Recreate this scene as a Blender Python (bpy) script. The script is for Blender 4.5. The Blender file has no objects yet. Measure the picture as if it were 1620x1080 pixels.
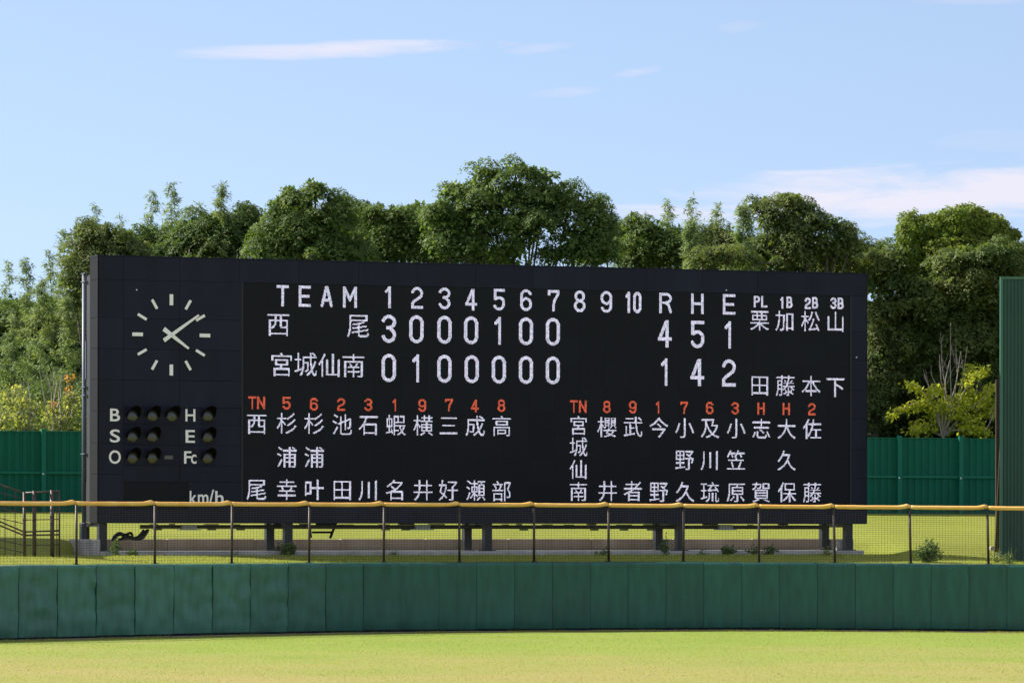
import bpy, math, random
import numpy as np
from mathutils import Matrix, Vector
random.seed(7)
rng = np.random.default_rng(11)
R = math.radians
scn = bpy.context.scene
C = scn.collection

# ------------------------------------------------------------------ camera
FPX = 7000.0          # focal length in pixels of the 1620 px wide photograph
HC = 3.23             # eye height above the outfield
ROLL = 0.0016
SUN_AZ, SUN_EL = 165.0, 35.5      # azimuth from +X towards +Y
cam = bpy.data.cameras.new('camera')
cam.sensor_width = 36.0
cam.lens = FPX / 1620 * 36
cam.shift_y = 280 / 1620
cam.clip_start, cam.clip_end = 1.0, 6000.0
cam_o = bpy.data.objects.new('camera', cam)
C.objects.link(cam_o)
cam_o.matrix_world = Matrix.Translation((0, 0, HC)) @ Matrix.Rotation(-ROLL, 4, 'Y') @ Matrix.Rotation(R(90), 4, 'X')
scn.camera = cam_o

# ------------------------------------------------------------------ sky, sun, exposure
world = bpy.data.worlds.new('World')
scn.world = world
world.use_nodes = True
wn, wl = world.node_tree.nodes, world.node_tree.links
wn.clear()
def wnode(t, **k):
    n = wn.new(t)
    for a, b in k.items():
        setattr(n, a, b)
    return n
def wmath(op, a, b=None, c=None, clamp=False):
    n = wnode('ShaderNodeMath', operation=op, use_clamp=clamp)
    for i, v in enumerate((a, b, c)):
        if v is None: continue
        if hasattr(v, 'links'): wl.new(v, n.inputs[i])
        else: n.inputs[i].default_value = v
    return n.outputs[0]
wout = wnode('ShaderNodeOutputWorld')
wbg = wnode('ShaderNodeBackground')
wbg.inputs['Strength'].default_value = SKY_STRENGTH = 0.13
wl.new(wbg.outputs[0], wout.inputs[0])
tc = wnode('ShaderNodeTexCoord')
sep = wnode('ShaderNodeSeparateXYZ'); wl.new(tc.outputs['Generated'], sep.inputs[0])
sx, sy, sz = sep.outputs
# the low band of the sky is read a little higher up, where the clear air is bluer
zz = wmath('ADD', wmath('MULTIPLY', wmath('MAXIMUM', sz, 0.0), 1.0), 0.16)
comb = wnode('ShaderNodeCombineXYZ'); wl.new(sx, comb.inputs[0]); wl.new(sy, comb.inputs[1]); wl.new(zz, comb.inputs[2])
nrm = wnode('ShaderNodeVectorMath', operation='NORMALIZE'); wl.new(comb.outputs[0], nrm.inputs[0])
sky = wnode('ShaderNodeTexSky', sky_type='NISHITA')
sky.sun_disc = False
sky.sun_elevation = R(SUN_EL)
sky.sun_rotation = R(90 - SUN_AZ)
sky.altitude = 0; sky.air_density = 1.0; sky.dust_density = 0.25; sky.ozone_density = 1.6
wl.new(nrm.outputs[0], sky.inputs[0])
# thin clouds
az = wmath('ARCTAN2', sx, sy)
el = wmath('ARCSINE', sz)
cv = wnode('ShaderNodeCombineXYZ')
wl.new(wmath('MULTIPLY', az, 26.0), cv.inputs[0]); wl.new(wmath('MULTIPLY', el, 170.0), cv.inputs[1])
cn = wnode('ShaderNodeTexNoise'); cn.inputs['Scale'].default_value = 1.0; cn.inputs['Detail'].default_value = 7.0
cn.inputs['Roughness'].default_value = 0.62; cn.inputs['Distortion'].default_value = 0.6
wl.new(cv.outputs[0], cn.inputs['Vector'])
nz = wmath('SUBTRACT', cn.outputs[0], 0.5)
masks = []
for (px, py, wx, wy, amt, tilt) in ((530, 84, 290, 15, .85, -0.03), (1500, 306, 540, 50, 1.0, -0.03), (1015, 115, 48, 9, .45, -0.14),
                              (882, 149, 70, 10, .32, -0.08), (1172, 46, 45, 10, .22, -0.1), (850, 80, 60, 8, .25, -.1), (1600, 225, 110, 18, .15, 0), (1560, 8, 110, 7, .2, 0),
                              (-700, 250, 500, 26, .8, 0), (2700, 120, 700, 34, .7, 0)):
    a0, e0 = (px - 810) / FPX, (820 - py) / FPX
    da = wmath('SUBTRACT', az, a0)
    dx = wmath('MULTIPLY', da, FPX / wx)
    de = wmath('ADD', wmath('SUBTRACT', el, e0), wmath('MULTIPLY', da, tilt))
    dy = wmath('MULTIPLY', de, FPX / wy)
    r2 = wmath('ADD', wmath('MULTIPLY', dx, dx), wmath('MULTIPLY', dy, dy))
    v = wmath('ADD', wmath('SUBTRACT', 1.0, r2), wmath('MULTIPLY', nz, 3.3))
    masks.append(wmath('MULTIPLY', wmath('MULTIPLY', v, .95, clamp=True), amt))
# the rest of the sky: unseen cirrus cover higher up, added to raise ambient light
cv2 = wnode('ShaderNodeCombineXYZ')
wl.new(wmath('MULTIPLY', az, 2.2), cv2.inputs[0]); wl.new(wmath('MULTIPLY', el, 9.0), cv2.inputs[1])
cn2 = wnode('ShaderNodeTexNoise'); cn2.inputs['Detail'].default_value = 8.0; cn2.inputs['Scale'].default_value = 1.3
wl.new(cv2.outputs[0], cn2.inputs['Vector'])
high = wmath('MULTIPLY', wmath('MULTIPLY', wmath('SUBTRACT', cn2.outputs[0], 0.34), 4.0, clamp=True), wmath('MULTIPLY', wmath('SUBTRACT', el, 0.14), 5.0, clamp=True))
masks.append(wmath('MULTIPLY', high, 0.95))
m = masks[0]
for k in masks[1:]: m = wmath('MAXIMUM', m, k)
cmix = wnode('ShaderNodeMix', data_type='RGBA')
tint = wnode('ShaderNodeMix', data_type='RGBA', blend_type='MULTIPLY'); tint.inputs[0].default_value = 1.0
wl.new(sky.outputs[0], tint.inputs[6]); tint.inputs[7].default_value = (0.80, 0.70, 0.66, 1)
wl.new(tint.outputs[2], cmix.inputs[6])
CLOUD = (2.95, 2.88, 3.25, 1)
cmix.inputs[7].default_value = CLOUD
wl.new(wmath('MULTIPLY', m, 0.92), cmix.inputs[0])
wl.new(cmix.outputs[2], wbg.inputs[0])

sun = bpy.data.lights.new('sun', 'SUN')
sun.energy = 4.4; sun.angle = R(0.5); sun.color = (1.0, 0.93, 0.82)
sun_o = bpy.data.objects.new('sun', sun); C.objects.link(sun_o)
SV = Vector((math.cos(R(SUN_AZ)) * math.cos(R(SUN_EL)), math.sin(R(SUN_AZ)) * math.cos(R(SUN_EL)), math.sin(R(SUN_EL))))
sun_o.rotation_euler = SV.to_track_quat('Z', 'Y').to_euler()
sun_o.location = (40, 60, 60)
scn.view_settings.view_transform = 'Standard'
scn.view_settings.look = 'None'
scn.view_settings.gamma = 1.0
scn.view_settings.use_curve_mapping = False
scn.view_settings.exposure = EXPO = 1.2

# ------------------------------------------------------------------ helpers
def P(px, py, D):
    """world point seen at photograph pixel (px, py) at distance D"""
    xc, yc = px - 810.0, 820.0 - py
    return Vector(((xc - yc * ROLL) * D / FPX, D, HC + (xc * ROLL + yc) * D / FPX))

def setp(o, label=None, cat=None, group=None, kind=None):
    if label: o['label'] = label
    if cat: o['category'] = cat
    if group: o['group'] = group
    if kind: o['kind'] = kind
    return o

def empty(name, loc=(0, 0, 0), rz=0.0, **k):
    o = bpy.data.objects.new(name, None); C.objects.link(o)
    o.location = loc; o.rotation_euler = (0, 0, rz); o.empty_display_size = 0.3
    return setp(o, **k)

class MB:
    def __init__(s): s.v = []; s.f = []
    def quad(s, a, b, c, d):
        n = len(s.v); s.v += [tuple(a), tuple(b), tuple(c), tuple(d)]; s.f.append((n, n+1, n+2, n+3))
    def box(s, x0, x1, y0, y1, z0, z1):
        n = len(s.v)
        s.v += [(x0,y0,z0),(x1,y0,z0),(x1,y1,z0),(x0,y1,z0),(x0,y0,z1),(x1,y0,z1),(x1,y1,z1),(x0,y1,z1)]
        s.f += [tuple(n+i for i in q) for q in ((0,3,2,1),(4,5,6,7),(0,1,5,4),(1,2,6,5),(2,3,7,6),(3,0,4,7))]
        return s
    def bar(s, a, b, w, h=None, up=(0, 0, 1)):
        """rectangular bar from a to b"""
        h = h or w; a = Vector(a); b = Vector(b); d = (b - a).normalized(); up = Vector(up)
        if abs(d.dot(up)) > .98: up = Vector((0, 1, 0))
        r = d.cross(up).normalized(); u = r.cross(d)
        n = len(s.v)
        for p in (a, b):
            for i, j in ((-1,-1),(1,-1),(1,1),(-1,1)):
                s.v.append(tuple(p + r * (i * w / 2) + u * (j * h / 2)))
        s.f += [tuple(n+i for i in q) for q in ((0,1,2,3),(7,6,5,4),(0,4,5,1),(1,5,6,2),(2,6,7,3),(3,7,4,0))]
        return s
    def tube(s, pts, rad, seg=8, caps=True):
        pts = [Vector(p) for p in pts]
        if not hasattr(rad, '__len__'): rad = [rad] * len(pts)
        n0 = len(s.v); N = len(pts)
        prev = None
        for i, p in enumerate(pts):
            d = (pts[min(i+1, N-1)] - pts[max(i-1, 0)]).normalized()
            if prev is None:
                ref = Vector((0, 0, 1)) if abs(d.z) < .9 else Vector((1, 0, 0))
                r = d.cross(ref).normalized()
            else:
                r = (prev - d * prev.dot(d)).normalized()
            prev = r; u = r.cross(d)
            for k in range(seg):
                t = 2 * math.pi * k / seg
                s.v.append(tuple(p + (r * math.cos(t) + u * math.sin(t)) * rad[i]))
        for i in range(N-1):
            for k in range(seg):
                a = n0 + i*seg + k; b = n0 + i*seg + (k+1) % seg
                s.f.append((a, b, b+seg, a+seg))
        if caps:
            s.f.append(tuple(n0 + k for k in range(seg))[::-1]); s.f.append(tuple(n0 + (N-1)*seg + k for k in range(seg)))
        return s
    def mesh(s, name):
        me = bpy.data.meshes.new(name); me.from_pydata(s.v, [], s.f); me.update(); return me
    def build(s, name, mat, parent=None, smooth=False, **k):
        me = s.mesh(name); me.materials.append(mat)
        if smooth: me.polygons.foreach_set('use_smooth', [True] * len(me.polygons))
        o = bpy.data.objects.new(name, me); C.objects.link(o)
        if parent: o.parent = parent
        return setp(o, **k)

def inst(name, me, parent=None, loc=(0, 0, 0), rz=0.0, **k):
    o = bpy.data.objects.new(name, me); C.objects.link(o); o.location = loc; o.rotation_euler = (0, 0, rz)
    if parent: o.parent = parent
    return setp(o, **k)

def bevel(o, w=.01, seg=1):
    m = o.modifiers.new('bevel', 'BEVEL'); m.width = w; m.segments = seg; m.limit_method = 'ANGLE'; return o

def mat(name, col, rough=.6, var=0.0, scale=4.0, bump=0.0, bscale=40.0, obj_var=0.0, metal=0.0, spec=.5, stretch=None, col2=None, emit=None, detail=5.0, island=0.0, thr=(.35, .65)):
    m = bpy.data.materials.new(name); m.use_nodes = True
    n, l = m.node_tree.nodes, m.node_tree.links
    b = n['Principled BSDF']
    b.inputs['Roughness'].default_value = rough; b.inputs['Metallic'].default_value = metal
    b.inputs['Specular IOR Level'].default_value = spec
    t = n.new('ShaderNodeTexCoord'); vec = t.outputs['Object']
    if stretch:
        mp = n.new('ShaderNodeMapping'); mp.inputs['Scale'].default_value = stretch; l.new(vec, mp.inputs[0]); vec = mp.outputs[0]
    cur = None
    c4 = (*col, 1)
    if var or col2:
        nz = n.new('ShaderNodeTexNoise'); nz.inputs['Scale'].default_value = scale; nz.inputs['Detail'].default_value = detail
        l.new(vec, nz.inputs['Vector'])
        cr = n.new('ShaderNodeValToRGB'); l.new(nz.outputs[0], cr.inputs[0])
        cr.color_ramp.elements[0].position = thr[0]; cr.color_ramp.elements[1].position = thr[1]
        if col2: a, z = c4, (*col2, 1)
        else: a = tuple(x * (1 - var) for x in col) + (1,); z = tuple(min(1, x * (1 + var)) for x in col) + (1,)
        cr.color_ramp.elements[0].color = a; cr.color_ramp.elements[1].color = z
        cur = cr.outputs[0]
    if obj_var or island:
        h = n.new('ShaderNodeHueSaturation')
        if island: src = n.new('ShaderNodeNewGeometry').outputs['Random Per Island']
        else: src = n.new('ShaderNodeObjectInfo').outputs['Random']
        amt = island or obj_var
        mr = n.new('ShaderNodeMapRange'); l.new(src, mr.inputs[0]); mr.inputs[3].default_value = 1 - amt; mr.inputs[4].default_value = 1 + amt
        l.new(mr.outputs[0], h.inputs['Value'])
        if cur: l.new(cur, h.inputs['Color'])
        else: h.inputs['Color'].default_value = c4
        cur = h.outputs[0]
    if cur: l.new(cur, b.inputs['Base Color'])
    else: b.inputs['Base Color'].default_value = c4
    if bump:
        nb = n.new('ShaderNodeTexNoise'); nb.inputs['Scale'].default_value = bscale; nb.inputs['Detail'].default_value = 6
        l.new(vec, nb.inputs['Vector'])
        bp = n.new('ShaderNodeBump'); bp.inputs['Strength'].default_value = bump; bp.inputs['Distance'].default_value = .02
        l.new(nb.outputs[0], bp.inputs['Height']); l.new(bp.outputs[0], b.inputs['Normal'])
    if emit:
        b.inputs['Emission Color'].default_value = (*emit[0], 1); b.inputs['Emission Strength'].default_value = emit[1]
    return m

def leafmat(name, col, col2, trans=.42, island=.28, rough=.45, scale=.45):
    m = bpy.data.materials.new(name); m.use_nodes = True
    n, l = m.node_tree.nodes, m.node_tree.links
    b = n['Principled BSDF']; out = n['Material Output']
    b.inputs['Roughness'].default_value = .6; b.inputs['Specular IOR Level'].default_value = .2
    t = n.new('ShaderNodeTexCoord')
    nz = n.new('ShaderNodeTexNoise'); nz.inputs['Scale'].default_value = scale; nz.inputs['Detail'].default_value = 4
    l.new(t.outputs['Object'], nz.inputs['Vector'])
    cr = n.new('ShaderNodeValToRGB'); l.new(nz.outputs[0], cr.inputs[0])
    cr.color_ramp.elements[0].position = .38; cr.color_ramp.elements[1].position = .62
    cr.color_ramp.elements[0].color = (*col, 1); cr.color_ramp.elements[1].color = (*col2, 1)
    h = n.new('ShaderNodeHueSaturation'); g = n.new('ShaderNodeNewGeometry')
    mr = n.new('ShaderNodeMapRange'); l.new(g.outputs['Random Per Island'], mr.inputs[0]); mr.inputs[3].default_value = 1 - island; mr.inputs[4].default_value = 1 + island
    mh = n.new('ShaderNodeMapRange'); l.new(g.outputs['Random Per Island'], mh.inputs[0]); mh.inputs[3].default_value = .515; mh.inputs[4].default_value = .485
    l.new(mr.outputs[0], h.inputs['Value']); l.new(mh.outputs[0], h.inputs['Hue']); l.new(cr.outputs[0], h.inputs['Color'])
    l.new(h.outputs[0], b.inputs['Base Color'])
    tr = n.new('ShaderNodeBsdfTranslucent')
    mc = n.new('ShaderNodeMix'); mc.data_type = 'RGBA'; mc.blend_type = 'MULTIPLY'; mc.inputs[0].default_value = 1
    l.new(h.outputs[0], mc.inputs[6]); mc.inputs[7].default_value = (1.5, 1.45, .6, 1)
    l.new(mc.outputs[2], tr.inputs[0])
    mx = n.new('ShaderNodeMixShader'); mx.inputs[0].default_value = trans
    l.new(b.outputs[0], mx.inputs[1]); l.new(tr.outputs[0], mx.inputs[2]); l.new(mx.outputs[0], out.inputs[0])
    return m

M = {}
M['panel'] = mat('dark navy panel', (.0125, .0142, .0260), .55, var=.16, scale=1.1, stretch=(1, 1, .25), obj_var=.12, bump=.05, bscale=6, spec=.16)
M['side_panel'] = mat('dark side panel', (.0034, .0034, .0042), .6, obj_var=.08, spec=.14)
M['cabinet'] = mat('black cabinet steel', (.009, .0095, .012), .6)
M['module'] = mat('led module face', (.0135, .0145, .0175), .75, obj_var=.06, spec=.12)
M['lampbox'] = mat('lamp box', (.009, .010, .022), .5, spec=.15)
M['legsteel'] = mat('black column steel', (.008, .009, .013), .45, var=.2)
M['hood'] = mat('matt black hood', (.004, .004, .004), .7, spec=.1)
M['lens'] = mat('smoked lens', (.042, .040, .031), .25, spec=.8)
M['lens_amber'] = mat('smoked amber lens', (.042, .036, .020), .28, spec=.8)
M['white'] = mat('white enamel', (.90, .87, .84), .5)
M['tray'] = mat('weathered olive conduit', (.055, .06, .035), .7, var=.35, scale=2)
M['boxgrey'] = mat('grey junction box', (.62, .65, .68), .5)
M['cable'] = mat('black cable', (.010, .010, .012), .4)
M['pipe'] = mat('galvanised pipe', (.10, .12, .16), .5, metal=.1)
M['concrete'] = mat('weathered concrete', (.34, .265, .195), .85, scale=1.2, col2=(.47, .385, .30), bump=.3, bscale=18, stretch=(1, 1, .35))
M['concrete_pale'] = mat('pale concrete', (.37, .36, .34), .85, var=.2, scale=2, bump=.3, bscale=18)
M['pad'] = None
M['pad_core'] = mat('wall base', (.10, .11, .11), .8, scale=1.6, col2=(.035, .06, .075), bump=.2, stretch=(1, 1, 1))
M['post'] = mat('brown painted steel', (.042, .026, .02), .5, var=.25, scale=9)
M['wire'] = mat('brown wire', (.045, .036, .028), .6)
M['rail'] = mat('yellow orange padding', (.82, .43, .085), .5, scale=3, col2=(.88, .52, .14), bump=.25, bscale=9, stretch=(.6, 1, 1))
M['gfence'] = mat('green fence sheet', (.003, .090, .058), .6, spec=.15, scale=1.1, col2=(.004, .105, .068), bump=.05, bscale=3, stretch=(2, 2, .5))
M['gpost'] = mat('green fence post', (.005, .13, .085), .55, spec=.2)
M['beye'] = mat('dark green sheet', (.017, .074, .045), .5, obj_var=.05, var=.08, scale=.8)
M['beye_trim'] = mat('green trim', (.045, .15, .10), .45)
M['bark'] = mat('bark', (.085, .07, .055), .85, var=.3, scale=3)
M['barkpale'] = mat('pale bark', (.30, .26, .23), .8, var=.2, scale=3)
M['culm'] = mat('bamboo culm', (.14, .19, .06), .5, var=.2)
M['leaf_dark'] = leafmat('broad leaves dark', (.060, .112, .028), (.092, .145, .038))
M['leaf_mid'] = leafmat('broad leaves mid', (.076, .135, .032), (.115, .172, .044))
M['leaf_olive'] = leafmat('broad leaves olive', (.080, .125, .034), (.122, .162, .050))
M['leaf_right'] = leafmat('broad leaves of the right tree', (.092, .142, .040), (.140, .182, .056))
M['leaf_vine'] = leafmat('vine leaves', (.12, .18, .022), (.19, .24, .035))
M['leaf_bamboo'] = leafmat('bamboo leaves', (.145, .22, .085), (.215, .28, .12), trans=.4)
M['leaf_lime'] = leafmat('lime leaves', (.30, .38, .040), (.42, .46, .06), trans=.55)
M['leaf_pale'] = leafmat('pale sapling leaves', (.21, .255, .075), (.30, .32, .12), trans=.5)
M['leaf_orange'] = leafmat('orange autumn leaves', (.50, .24, .05), (.55, .30, .07), trans=.35)
M['leaf_weed'] = leafmat('weed leaves', (.06, .11, .03), (.10, .16, .045), trans=.3)
M['grassblade'] = leafmat('grass blades', (.28, .35, .055), (.36, .38, .09), trans=.55)

def emis(name, col, s):
    """lit diodes: neighbouring modules and single diodes differ a little in strength"""
    m = bpy.data.materials.new(name); m.use_nodes = True
    n, l = m.node_tree.nodes, m.node_tree.links
    n.remove(n['Principled BSDF']); e = n.new('ShaderNodeEmission'); e.inputs[0].default_value = (*col, 1)
    g = n.new('ShaderNodeNewGeometry'); mr = n.new('ShaderNodeMapRange'); l.new(g.outputs['Random Per Island'], mr.inputs[0])
    k = s / 2 ** EXPO
    mr.inputs[3].default_value = .55 * k; mr.inputs[4].default_value = 1.45 * k
    nz = n.new('ShaderNodeTexNoise'); nz.inputs['Scale'].default_value = 14; nz.inputs['Detail'].default_value = 3; l.new(g.outputs['Position'], nz.inputs['Vector'])
    m2 = n.new('ShaderNodeMapRange'); l.new(nz.outputs[0], m2.inputs[0]); m2.inputs[1].default_value = .3; m2.inputs[2].default_value = .7; m2.inputs[3].default_value = .72; m2.inputs[4].default_value = 1.28
    mm = n.new('ShaderNodeMath'); mm.operation = 'MULTIPLY'; l.new(mr.outputs[0], mm.inputs[0]); l.new(m2.outputs[0], mm.inputs[1])
    l.new(mm.outputs[0], e.inputs[1])
    l.new(e.outputs[0], n['Material Output'].inputs[0]); return m
M['led_a'] = emis('led left half', (.98, .68, .93), 1.32)
M['led_b'] = emis('led right half', (.58, .88, 1.0), 1.36)
M['led_r'] = emis('led red', (1.0, .10, .05), 1.0)
M['led_r2'] = emis('led orange', (1.0, .26, .14), .95)

def padmat():
    m = mat('green vinyl pad', (.016, .082, .058), .42, spec=.45)
    n, l = m.node_tree.nodes, m.node_tree.links
    b = n['Principled BSDF']
    oi = n.new('ShaderNodeObjectInfo'); sp = n.new('ShaderNodeSeparateXYZ'); l.new(oi.outputs['Location'], sp.inputs[0])
    fade = n.new('ShaderNodeMapRange'); l.new(sp.outputs[0], fade.inputs[0])   # the older pads at the left end are the more faded ones
    fade.inputs[1].default_value = -4.5; fade.inputs[2].default_value = -8.0; fade.inputs[3].default_value = 0; fade.inputs[4].default_value = 1
    mx = n.new('ShaderNodeMix'); mx.data_type = 'RGBA'; l.new(fade.outputs[0], mx.inputs[0])
    mx.inputs[6].default_value = (.0105, .082, .058, 1); mx.inputs[7].default_value = (.040, .135, .094, 1)
    tcn = n.new('ShaderNodeTexCoord'); mp = n.new('ShaderNodeMapping'); mp.inputs['Scale'].default_value = (3.2, 3.2, .7); l.new(tcn.outputs['Object'], mp.inputs[0])
    ad = n.new('ShaderNodeVectorMath'); l.new(mp.outputs[0], ad.inputs[0]); l.new(oi.outputs['Location'], ad.inputs[1])
    nz = n.new('ShaderNodeTexNoise'); nz.inputs['Scale'].default_value = 1.6; nz.inputs['Detail'].default_value = 6; l.new(ad.outputs[0], nz.inputs['Vector'])
    mr = n.new('ShaderNodeMapRange'); l.new(nz.outputs[0], mr.inputs[0]); mr.inputs[1].default_value = .3; mr.inputs[2].default_value = .7; mr.inputs[3].default_value = .80; mr.inputs[4].default_value = 1.22
    n2 = n.new('ShaderNodeTexNoise'); n2.inputs['Scale'].default_value = 9; n2.inputs['Detail'].default_value = 3; l.new(ad.outputs[0], n2.inputs['Vector'])
    mr2 = n.new('ShaderNodeMapRange'); l.new(n2.outputs[0], mr2.inputs[0]); mr2.inputs[1].default_value = .68; mr2.inputs[2].default_value = .76; mr2.inputs[3].default_value = 0; mr2.inputs[4].default_value = .35
    h = n.new('ShaderNodeHueSaturation'); l.new(mr.outputs[0], h.inputs['Value']); l.new(mx.outputs[2], h.inputs['Color'])
    m3 = n.new('ShaderNodeMix'); m3.data_type = 'RGBA'; l.new(mr2.outputs[0], m3.inputs[0]); l.new(h.outputs[0], m3.inputs[6]); m3.inputs[7].default_value = (.07, .17, .13, 1)
    ov = n.new('ShaderNodeMapRange'); l.new(oi.outputs['Random'], ov.inputs[0]); ov.inputs[3].default_value = .90; ov.inputs[4].default_value = 1.10
    h2 = n.new('ShaderNodeHueSaturation'); l.new(ov.outputs[0], h2.inputs['Value']); l.new(m3.outputs[2], h2.inputs['Color'])
    l.new(h2.outputs[0], b.inputs['Base Color'])
    return m
M['pad'] = padmat()

# ------------------------------------------------------------------ lines of the place
def lerp_tab(tab, x):
    if x <= tab[0][0]:
        (a, b), (c, d) = tab[0], tab[1]
    elif x >= tab[-1][0]:
        (a, b), (c, d) = tab[-2], tab[-1]
    else:
        for i in range(len(tab) - 1):
            if tab[i][0] <= x <= tab[i+1][0]:
                (a, b), (c, d) = tab[i], tab[i+1]; break
    return b + (d - b) * (x - a) / (c - a)
def smooth_tab(tab, x, w=2.5):
    x = max(-36, min(36, x))
    return sum(lerp_tab(tab, x + k * w) for k in (-1, -.5, 0, .5, 1)) / 5
WALL_D = [(-30, 103), (-22, 111), (-14, 118.2), (-9, 122.3), (-4.8, 125.1), (0, 126.4), (5, 127), (10, 127.2), (16, 126.8), (30, 124.5)]
WALL_B = [(-30, -.2), (-13.5, -.05), (-9, -.03), (-4.8, 0), (0, .02), (6, .05), (10, .03), (15, 0), (30, 0)]   # foot of the wall
WALL_T = [(-30, 1.90), (-13.5, 1.955), (-4.8, 1.97), (2, 1.99), (6, 1.99), (10, 1.965), (15, 1.925), (30, 1.90)]
RAIL_Z = [(-30, 3.63), (-13.5, 3.62), (0, 3.625), (6, 3.60), (15, 3.55), (30, 3.5)]
wallD = lambda x: smooth_tab(WALL_D, x)
wallB = lambda x: smooth_tab(WALL_B, x)
wallT = lambda x: smooth_tab(WALL_T, x)
railZ = lambda x: smooth_tab(RAIL_Z, x)

BA = P(155, 827.2, 128.5); BB = P(1371, 828.6, 137.5)
YAW = math.atan2(BB.y - BA.y, BB.x - BA.x)
BU = Vector((math.cos(YAW), math.sin(YAW), 0)); BW = Vector((-math.sin(YAW), math.cos(YAW), 0))
Z0 = BA.z                                   # underside of the cabinet
def uz(px, py, w=0.0):
    """photograph pixel to the board's own (u, z) on the plane at depth w"""
    o = Vector((0, 0, HC)); d = P(px, py, 1.0) - o
    a = Vector((BA.x, BA.y, 0)) + BW * w
    t = (a - o).dot(BW) / d.dot(BW)
    q = o + d * t
    return (q - a).dot(BU), q.z
BLEN = uz(1370, 600)[0]
def boardD(x): return BA.y + (x - BA.x) * math.tan(YAW)

FENCE_A = Vector((-17.3, 161.7, 0)); FENCE_B = Vector((16.55, 172.8, 0))
FYAW = math.atan2(FENCE_B.y - FENCE_A.y, FENCE_B.x - FENCE_A.x)
def fenceD(x): return FENCE_A.y + (x - FENCE_A.x) * math.tan(FYAW)

def sst(a, b, x):
    t = min(1, max(0, (x - a) / (b - a))); return t * t * (3 - 2 * t)
def bank_z(x, y):
    zw = wallT(x) - .03
    bd = boardD(x) / 1.0
    front = 2.13 if x < 12.5 else 2.13 - .25 * sst(12.5, 17, x)
    a = zw + (front - zw) * sst(wallD(x) + .8, wallD(x) + 5.5, y)
    # slope behind the board
    inside = sst(-13.6, -12.6, x) * (1 - sst(11.2, 12.4, x))
    t0 = bd + (2.85 * inside) - .6 * (1 - inside); t1 = t0 + (.5 if inside > .5 else 3.0)
    lift = (.40 if x < 0 else .30) * sst(t0, t1, y)
    fd = fenceD(x)
    tt = min(1.35, max(0, (y - t0) / (fd - t0)))
    return a + lift + (3.45 - front - lift_of(x)) * tt - .1 * inside * sst(bd - .6, bd - .1, y) * (1 - sst(bd + 2.6, bd + 2.9, y))
def lift_of(x): return .40 if x < 0 else .30

# ------------------------------------------------------------------ ground
def grassmat(name, ca, cb, cdry, dry_mix=True):
    m = bpy.data.materials.new(name); m.use_nodes = True
    n, l = m.node_tree.nodes, m.node_tree.links
    b = n['Principled BSDF']; b.inputs['Roughness'].default_value = .9; b.inputs['Specular IOR Level'].default_value = .12
    t = n.new('ShaderNodeTexCoord')
    def noise(scale, st, det=5, rough=.6):
        mp = n.new('ShaderNodeMapping'); mp.inputs['Scale'].default_value = st; l.new(t.outputs['Object'], mp.inputs[0])
        nz = n.new('ShaderNodeTexNoise'); nz.inputs['Scale'].default_value = scale; nz.inputs['Detail'].default_value = det; nz.inputs['Roughness'].default_value = rough
        l.new(mp.outputs[0], nz.inputs['Vector']); return nz.outputs[0]
    def ramp(v, p0, p1, c0, c1):
        r = n.new('ShaderNodeValToRGB'); l.new(v, r.inputs[0]); r.color_ramp.elements[0].position = p0; r.color_ramp.elements[1].position = p1
        r.color_ramp.elements[0].color = c0; r.color_ramp.elements[1].color = c1; return r.outputs[0]
    base = ramp(noise(.25, (1, .5, 1)), .35, .65, (*ca, 1), (*cb, 1))
    # worn, dry turf in patches that grow away from the fence
    sp = n.new('ShaderNodeSeparateXYZ'); l.new(t.outputs['Object'], sp.inputs[0])
    if dry_mix:
        mr = n.new('ShaderNodeMapRange'); l.new(sp.outputs[1], mr.inputs[0]); mr.inputs[1].default_value = 121; mr.inputs[2].default_value = 96; mr.inputs[3].default_value = -.18; mr.inputs[4].default_value = .12
    else:
        mr = n.new('ShaderNodeMapRange'); l.new(sp.outputs[1], mr.inputs[0]); mr.inputs[1].default_value = 0; mr.inputs[2].default_value = 1; mr.inputs[3].default_value = -.1; mr.inputs[4].default_value = -.1
    ad = n.new('ShaderNodeMath'); ad.operation = 'ADD'; l.new(noise(.35, (.35, .3, 1), 7, .65), ad.inputs[0]); l.new(mr.outputs[0], ad.inputs[1])
    mx = n.new('ShaderNodeMix'); mx.data_type = 'RGBA'
    l.new(ramp(ad.outputs[0], .40, .78, (0, 0, 0, 1), (1, 1, 1, 1)), mx.inputs[0]); l.new(base, mx.inputs[6]); mx.inputs[7].default_value = (*cdry, 1)
    fine = n.new('ShaderNodeHueSaturation')
    mr2 = n.new('ShaderNodeMapRange'); l.new(noise(14, (1, .35, 1), 6, .8), mr2.inputs[0]); mr2.inputs[1].default_value = .3; mr2.inputs[2].default_value = .7; mr2.inputs[3].default_value = .72; mr2.inputs[4].default_value = 1.28
    l.new(mr2.outputs[0], fine.inputs['Value']); l.new(mx.outputs[2], fine.inputs['Color'])
    fine2 = n.new('ShaderNodeMix'); fine2.data_type = 'RGBA'
    l.new(ramp(noise(3.0, (1, .25, 1), 6, .75), .56, .70, (0, 0, 0, 1), (.55, .55, .55, 1)), fine2.inputs[0]); l.new(fine.outputs[0], fine2.inputs[6]); fine2.inputs[7].default_value = (*cdry, 1)
    l.new(fine2.outputs[2], b.inputs['Base Color'])
    bp = n.new('ShaderNodeBump'); bp.inputs['Strength'].default_value = .5; bp.inputs['Distance'].default_value = .03
    l.new(noise(30, (1, .6, 1), 4, .8), bp.inputs['Height']); l.new(bp.outputs[0], b.inputs['Normal'])
    return m
M['field'] = grassmat('outfield turf', (.178, .245, .040), (.205, .262, .048), (.290, .248, .090))
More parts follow.
